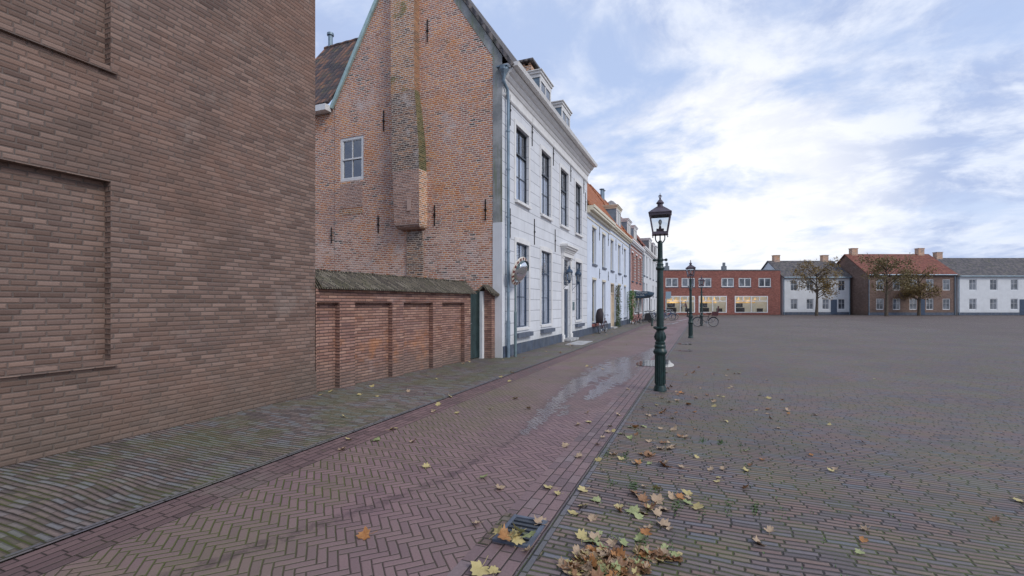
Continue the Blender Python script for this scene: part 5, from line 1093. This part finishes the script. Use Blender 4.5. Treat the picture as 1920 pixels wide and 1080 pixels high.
# ================================================================== LEAVES
def leaf_mesh(seed, curl=1.0):
    r_ = random.Random(seed); prof = []
    lobes = [(-90, .25), (-62, .48), (-45, .66), (-30, .52), (-8, .68), (5, .90), (18, .68), (32, .56), (52, .76), (66, .84), (76, .74), (90, 1.02), (104, .74), (114, .84), (128, .76), (148, .56), (162, .68), (175, .90), (188, .68), (210, .52), (225, .66), (242, .48)]
    v = [Vector((0, 0, 0))]
    for a, l in lobes: l *= r_.uniform(.88, 1.1); v.append(Vector((l*math.cos(R(a)), l*math.sin(R(a)), 0)))
    k1, k2, k3 = r_.uniform(.15, .55)*curl, r_.uniform(-.3, .45)*curl, r_.uniform(0, 6.28)
    def bend(p):
        z = k1*(p.x*math.cos(k3)+p.y*math.sin(k3))**2+k2*(p.x*math.sin(k3)-p.y*math.cos(k3))**2+.06*curl*math.sin(7*p.x+k3)*math.sin(6*p.y); return Vector((p.x, p.y, z+.03))
    mid = [p*.5 for p in v[1:]]; n = len(lobes); allv = [bend(v[0])]+[bend(p) for p in mid]+[bend(p) for p in v[1:]]
    fs = [(0, 1+i, 1+(i+1) % n) for i in range(n)]+[(1+i, 1+n+i, 1+n+(i+1) % n, 1+(i+1) % n) for i in range(n)]
    m = MB(); m.add([p*.07 for p in allv], fs, 0, True); m.path([allv[0]*.07, Vector((.004, -.045, .004)), Vector((.012, -.085, .012))], .0016, 5)
    return m
LM = {}
mats = {'y': m_leaf_y, 'g': m_leaf_g, 'b': m_leaf_b, 't': m_leaf_t, 'o': m_leaf_o}
for k, mt_ in mats.items():
    LM[k] = []
    for j in range(6):
        o = leaf_mesh(j*7+ord(k), .9 if k in 'yg' else 1.5).build('fallen_leaf', mt_, None, sharp=180, fix=False); LM[k].append(o.data); bpy.data.objects.remove(o)
names = {'y': 'yellow', 'g': 'pale green', 'b': 'dark brown', 't': 'tan', 'o': 'orange brown'}
def leaf(x, y, k, size=1.0, where=None, z=None, tilt=.25):
    o = bpy.data.objects.new('fallen_leaf', random.choice(LM[k])); COL.objects.link(o); o.location = (x, y, (.012 if z is None else z))
    o.rotation_euler = (random.gauss(0, tilt), random.gauss(0, tilt), random.uniform(0, 6.28)); o.scale = (size*random.uniform(.75, 1.0),)*3
    if where is None: where = 'herringbone road' if -3.85 < x < -1.48 else ('mossy pavement along the garden wall side' if x < -4.3 else ('narrow brick band beside the road' if x < -1.0 or x < -3.8 else 'worn brick pavement by the lamp posts'))
    tag(o, 'fallen %s leaf lying on the %s' % (names[k], where), 'leaf', 'fallen maple leaves'); return o
# leaves whose place shows in the photograph
HAND = [(-2.27, 2.72, 'o', 1.0), (-2.65, 4.10, 'y', 1), (-1.97, 4.05, 'g', 1), (-1.73, 3.88, 't', 1), (-1.60, 3.19, 't', .7), (-1.31, 4.07, 'y', 1.2), (-1.19, 3.97, 'y', .8), (-1.16, 3.37, 't', 1.3), (-1.11, 2.97, 't', .9), (-1.00, 4.13, 'y', 1.3), (-0.85, 3.95, 'g', 1.2), (-0.96, 3.64, 'y', 1.1), (-0.80, 3.60, 't', 1.0), (-0.56, 4.24, 'b', 1.1), (-0.48, 4.11, 'b', 1.1), (-0.52, 4.19, 't', .9), (-0.53, 3.85, 'g', 1.4), (-0.45, 3.86, 'y', 1.0), (-0.46, 3.78, 'g', 1.0), (-0.41, 3.98, 'b', 1.2), (-0.34, 3.88, 't', .9), (-0.35, 4.15, 't', 1.4), (-0.40, 4.42, 'y', 1), (-0.24, 4.27, 't', 1.1), (-0.12, 4.40, 'y', 1.2), (-0.12, 4.30, 't', .7), (-0.13, 4.20, 'g', 1.1), (-0.05, 4.14, 'y', 1.3), (-0.29, 3.98, 't', 1.0), (-0.28, 3.71, 't', 1.2), (-0.38, 3.63, 't', .9), (-0.40, 3.53, 'o', .9), (-0.81, 3.29, 'y', 1.1), (-0.74, 3.26, 'g', 1.4), (-0.71, 3.32, 't', 1.2), (-0.69, 3.16, 'o', 1.0), (-0.65, 3.22, 'g', 1.1), (-0.59, 3.30, 't', .9), (-0.52, 3.32, 'g', 1.2), (-0.43, 3.43, 'g', .9), (-1.31, 2.65, 'y', 1.4), (-1.22, 2.66, 'y', 1), (-0.93, 5.21, 't', 1.1), (-0.82, 5.12, 'y', 1.0), (-0.66, 5.01, 't', 1), (-0.63, 5.05, 'o', .9), (-0.57, 5.32, 'b', 1.2), (-0.53, 5.36, 'b', 1), (-0.60, 5.90, 't', 1), (-0.84, 6.49, 'o', 1), (-0.75, 6.59, 'g', 1.1), (-0.91, 6.46, 'g', 1.0), (-0.98, 6.10, 'g', 1.0), (-0.37, 5.06, 'o', 1.2), (-0.20, 5.09, 't', 1.0), (-0.45, 5.65, 't', 1), (-0.36, 5.71, 't', 1.1), (-0.33, 5.81, 't', 1), (-0.27, 6.24, 'b', 1), (-0.21, 6.24, 't', 1), (-0.36, 6.60, 't', .9), (-0.09, 6.71, 'o', .6), (-0.56, 7.65, 'b', 1.1), (-0.53, 8.38, 't', 1), (-0.37, 9.31, 'o', 1.2), (-0.41, 8.57, 't', 1), (-0.77, 7.26, 't', 1), (-0.66, 7.31, 't', .9), (-1.27, 5.01, 't', 1.0), (-1.05, 4.97, 'y', 1), (-1.51, 5.32, 't', 1.0), (-1.61, 6.32, 't', 1), (-1.51, 6.52, 'y', 1.0), (-1.17, 5.84, 't', .8), (-1.18, 6.44, 'y', .9), (-1.18, 7.10, 't', 1), (-1.15, 6.11, 't', 1.0), (-1.10, 6.19, 'y', .8), (-1.17, 5.55, 't', .8), (-1.65, 7.09, 't', 1), (-3.09, 7.66, 'y', 1.3), (-2.60, 7.01, 't', 1), (-3.87, 5.16, 'y', 1.2), (-3.74, 4.66, 'g', 1.3), (-4.08, 4.57, 'y', 1.0), (-3.86, 4.21, 't', 1), (-4.08, 6.69, 'y', 1.1), (-3.50, 6.29, 'y', 1.2), (-3.93, 6.30, 'y', 1), (-4.23, 7.35, 'y', 1.3), (-3.88, 6.20, 't', .8), (-6.51, 6.57, 'y', 1.2), (-6.61, 6.91, 'y', 1.1), (-5.88, 6.88, 'y', 1), (-5.24, 7.48, 't', 1), (-6.22, 7.63, 'y', 1), (-4.94, 5.44, 'y', 1), (-5.48, 6.88, 'y', .8), (-6.26, 11.96, 'y', .9), (-6.21, 11.48, 't', .9), (-5.94, 9.23, 'y', .9), (-5.84, 9.53, 'y', .9), (-4.28, 9.75, 'y', 1.1), (-4.30, 10.44, 't', 1.1), (-3.88, 9.28, 'y', 1.1), (-2.38, 11.92, 't', 1), (-1.36, 9.31, 't', 1), (-2.88, 12.25, 't', .9), (-0.23, 8.28, 'o', 1), (-0.22, 12.12, 'b', 1.2), (-0.10, 13.17, 'b', .9), (-0.82, 11.87, 't', 1)]
for x, y, k, s_ in HAND: leaf(x, y, k, s_)
rr = random.Random(11)
# cluster on the drain grate
for i in range(9): leaf(-1.25+rr.uniform(-.11, .13), 3.05+rr.uniform(-.06, .07), rr.choice('yygygo'), 1.15, 'iron drain grate, in a small heap', .02+.008*i, .3)
# sparse scatter of further single leaves over the paving, mostly on the right pavement
for i in range(150):
    if i < 98: x, y = rr.uniform(-.95, 1.3), rr.choice([rr.uniform(2.6, 6), rr.uniform(5, 9.5), rr.uniform(7, 13)])
    elif i < 102: x, y = rr.uniform(-.6, 5), rr.uniform(6, 24)
    elif i < 118: x, y = rr.uniform(-5.6, -4.4), rr.uniform(5, 30)
    elif i < 126: x, y = rr.uniform(-3.8, -1.5), rr.uniform(4, 20)
    else: x, y = rr.uniform(1, 5), rr.uniform(1.0, 9)
    leaf(x, y, rr.choice('tttyybgo'), rr.uniform(.55, 1.0))
# drifts: heap of leaves too dense to count
pile = MB()
def drift(cx, cy, rx, ry, n, zmax):
    for i in range(n):
        a = rr.uniform(0, 6.28); q = math.sqrt(rr.random()); x, y = cx+rx*q*math.cos(a), cy+ry*q*math.sin(a)
        k = rr.choice('bbboottyyg'); me = rr.choice(LM[k]); mi = 'ygbto'.index(k); M_ = Matrix.Translation((x, y, .015+zmax*(1-q)*rr.random())) @ Matrix.Rotation(rr.uniform(0, 6.28), 4, 'Z') @ Matrix.Rotation(rr.gauss(0, .3), 4, 'X') @ Matrix.Rotation(rr.gauss(0, .3), 4, 'Y') @ Matrix.Scale(rr.uniform(.55, .95), 4)
        pile.add([M_ @ v.co for v in me.vertices], [tuple(p.vertices) for p in me.polygons], mi, True)
drift(-.56, 3.04, .24, .11, 95, .035); drift(-.28, 3.24, .15, .05, 26, .025); drift(-.60, 2.88, .30, .07, 40, .025)
po = pile.build('leaf_drift', [m_leaf_y, m_leaf_g, m_leaf_b, m_leaf_t, m_leaf_o], None, sharp=180, fix=False)
tag(po, 'dense heap of brown and yellow fallen leaves on the worn brick pavement', 'leaves', kind='stuff')
gm = MB(); 
for i in range(900):
    x, y = rr.uniform(-.9, 1.6), rr.uniform(2.2, 9); 
    if rr.random() < .5: x, y = rr.choice([(-.62, 4.4), (-.2, 4.1), (.35, 4.3), (-.85, 5.2), (.15, 6.2), (-.4, 3.4)]); x += rr.gauss(0, .10); y += rr.gauss(0, .07)
    x = round(x/.2)*.2+rr.gauss(0, .02); y = round(y/.053)*.053+rr.gauss(0, .004)
    for j in range(4): a = rr.uniform(0, 6.28); h = rr.uniform(.006, .022); b = Vector((x, y, .004)); t = b+Vector((math.cos(a)*h*.8, math.sin(a)*h*.8, h)); s_ = Vector((-math.sin(a), math.cos(a), 0))*.003; gm.add([b-s_, b+s_, t], [(0, 1, 2)])
go = gm.build('grass_tufts', m_shrub, None, fix=False); tag(go, 'tiny green grass and moss tufts in the joints of the right brick pavement', 'grass', kind='stuff')
# ================================================================== DRAIN GRATE
gt2 = thing('drain_grate', 'black iron slotted drain grate at the road edge, half covered by leaves', 'drain', (-1.28, 3.22, 0)); gt2.rotation_euler = (0, 0, 0)
x0, x1, y0, y1 = -1.36, -1.14, 3.04, 3.40
MB().box(W0, x0-.03, x1+.03, y0-.03, y0, .0, .020).box(W0, x0-.03, x1+.03, y1, y1+.03, .0, .020).box(W0, x0-.03, x0, y0, y1, 0, .020).box(W0, x1, x1+.03, y0, y1, 0, .020).build('grate_frame', m_sillgrey, gt2)
b = MB()
for i in range(6): y = y0+.006+i*.060; b.box(W0, x0+.001, x1-.001, y, y+.032, .002, .017)
b.build('grate_bars', m_darkframe, gt2)
MB().box(W0, x0, x1, y0, y1, -.02, .0045).build('drain_shade', plain('drain_darkness', (.004, .004, .004), .9), gt2)  # near-black slab stands in for the shade below the bars
mf = [n for n in bpy.data.objects if n.name.startswith('_')]
# soldier row of bricks on the road side of the grate
stp = sheet('paving_band', -1.478, -1.395, 2.94, 3.46, .0055, row_mat('cross_laid_clinkers', [(0, (.12, .08, .08)), (.5, (.18, .115, .11)), (1, (.20, .17, .16))], False, .12, .075, .008, .003, .5))
# ================================================================== SKY, SUN, CAMERA
w = bpy.data.worlds.new('World'); SC.world = w; w.use_nodes = True; N = NT(w.node_tree); bg = N.n['Background']
sky = N.n.new('ShaderNodeTexSky'); sky.sky_type = 'NISHITA'; sky.sun_disc = False; SUNEL, SUNAZ = R(38), R(112)
sky.sun_elevation = SUNEL; sky.sun_rotation = SUNAZ; sky.altitude = 0; sky.air_density = 1; sky.dust_density = 1.2; sky.ozone_density = 1
tc = N.n.new('ShaderNodeTexCoord').outputs['Generated']; x, y, z = N.sep(tc)
zz = N.m('ADD', N.m('MAXIMUM', z, 0), .26); pc = N.xyz(N.m('DIVIDE', x, zz), N.m('DIVIDE', y, zz), 0)
pw = N.vm('ADD', pc, N.scale(N.noise(pc, .8, 3, out=1), .55))
n1 = N.noise(N.vm('ADD', pw, (4.7, 1.9, 0)), 1.7, 9, .6); n2 = N.noise(N.vm('ADD', pw, (9.1, 3.3, 0)), 4.2, 7, .6)
cl = N.mr(N.m('ADD', N.m('MULTIPLY', n1, .68), N.m('MULTIPLY', n2, .32)), .36, .54)
hz = N.mr(z, .0, .30, 1, 0)
base = N.mix(.68, N.mix(1, sky.outputs[0], (.95, 1, 1.1), 'MULTIPLY'), (4.7, 5.7, 8.0))
base = N.mix(N.m('MULTIPLY', hz, .5), base, (5.9, 6.3, 7.4))
shade = N.mr(N.noise(N.vm('ADD', pw, (2.2, 7.7, 0)), 3.4, 8, .62), .40, .62)
cloud = N.mix(shade, (3.4, 4.15, 6.1), (6.6, 7.0, 7.9))
# bright gap low behind the end of the street
dotv = N.n.new('ShaderNodeVectorMath'); dotv.operation = 'DOT_PRODUCT'; N.put(dotv.inputs[0], tc); dotv.inputs[1].default_value = (-.0, .985, .17)
glow = N.mr(dotv.outputs['Value'], .93, 1.0)
cloud = N.mix(N.m('MULTIPLY', glow, .75), cloud, (9.6, 9.3, 8.8))
col = N.mix(N.m('MULTIPLY', cl, .86), base, cloud)
N.put(bg.inputs[0], col); bg.inputs[1].default_value = .095
sun = bpy.data.lights.new('sun', 'SUN'); sun.energy = 1.15; sun.angle = R(18); sun.color = (1, .95, .88)
so = bpy.data.objects.new('sun', sun); COL.objects.link(so)
sd = Vector((math.sin(SUNAZ)*math.cos(SUNEL), math.cos(SUNAZ)*math.cos(SUNEL), math.sin(SUNEL))); so.rotation_euler = sd.to_track_quat('Z', 'Y').to_euler(); so.location = (5, 5, 20)
cam = bpy.data.cameras.new('camera'); cam.sensor_width = 36; cam.lens = 36*870/1920; cam.clip_end = 2000; cam.clip_start = .05
cam.shift_y = (569-540)/1920
co_ = bpy.data.objects.new('camera', cam); COL.objects.link(co_); co_.location = (0, 0, 1.7); co_.rotation_euler = (R(90), 0, math.atan(358/870)); SC.camera = co_
SC.view_settings.view_transform = 'Standard'; SC.view_settings.look = 'None'; SC.view_settings.gamma = 1; SC.view_settings.exposure = 0.5
SC.render.film_transparent = False
try: SC.cycles.transparent_max_bounces = 24; SC.cycles.max_bounces = 8
except Exception: pass
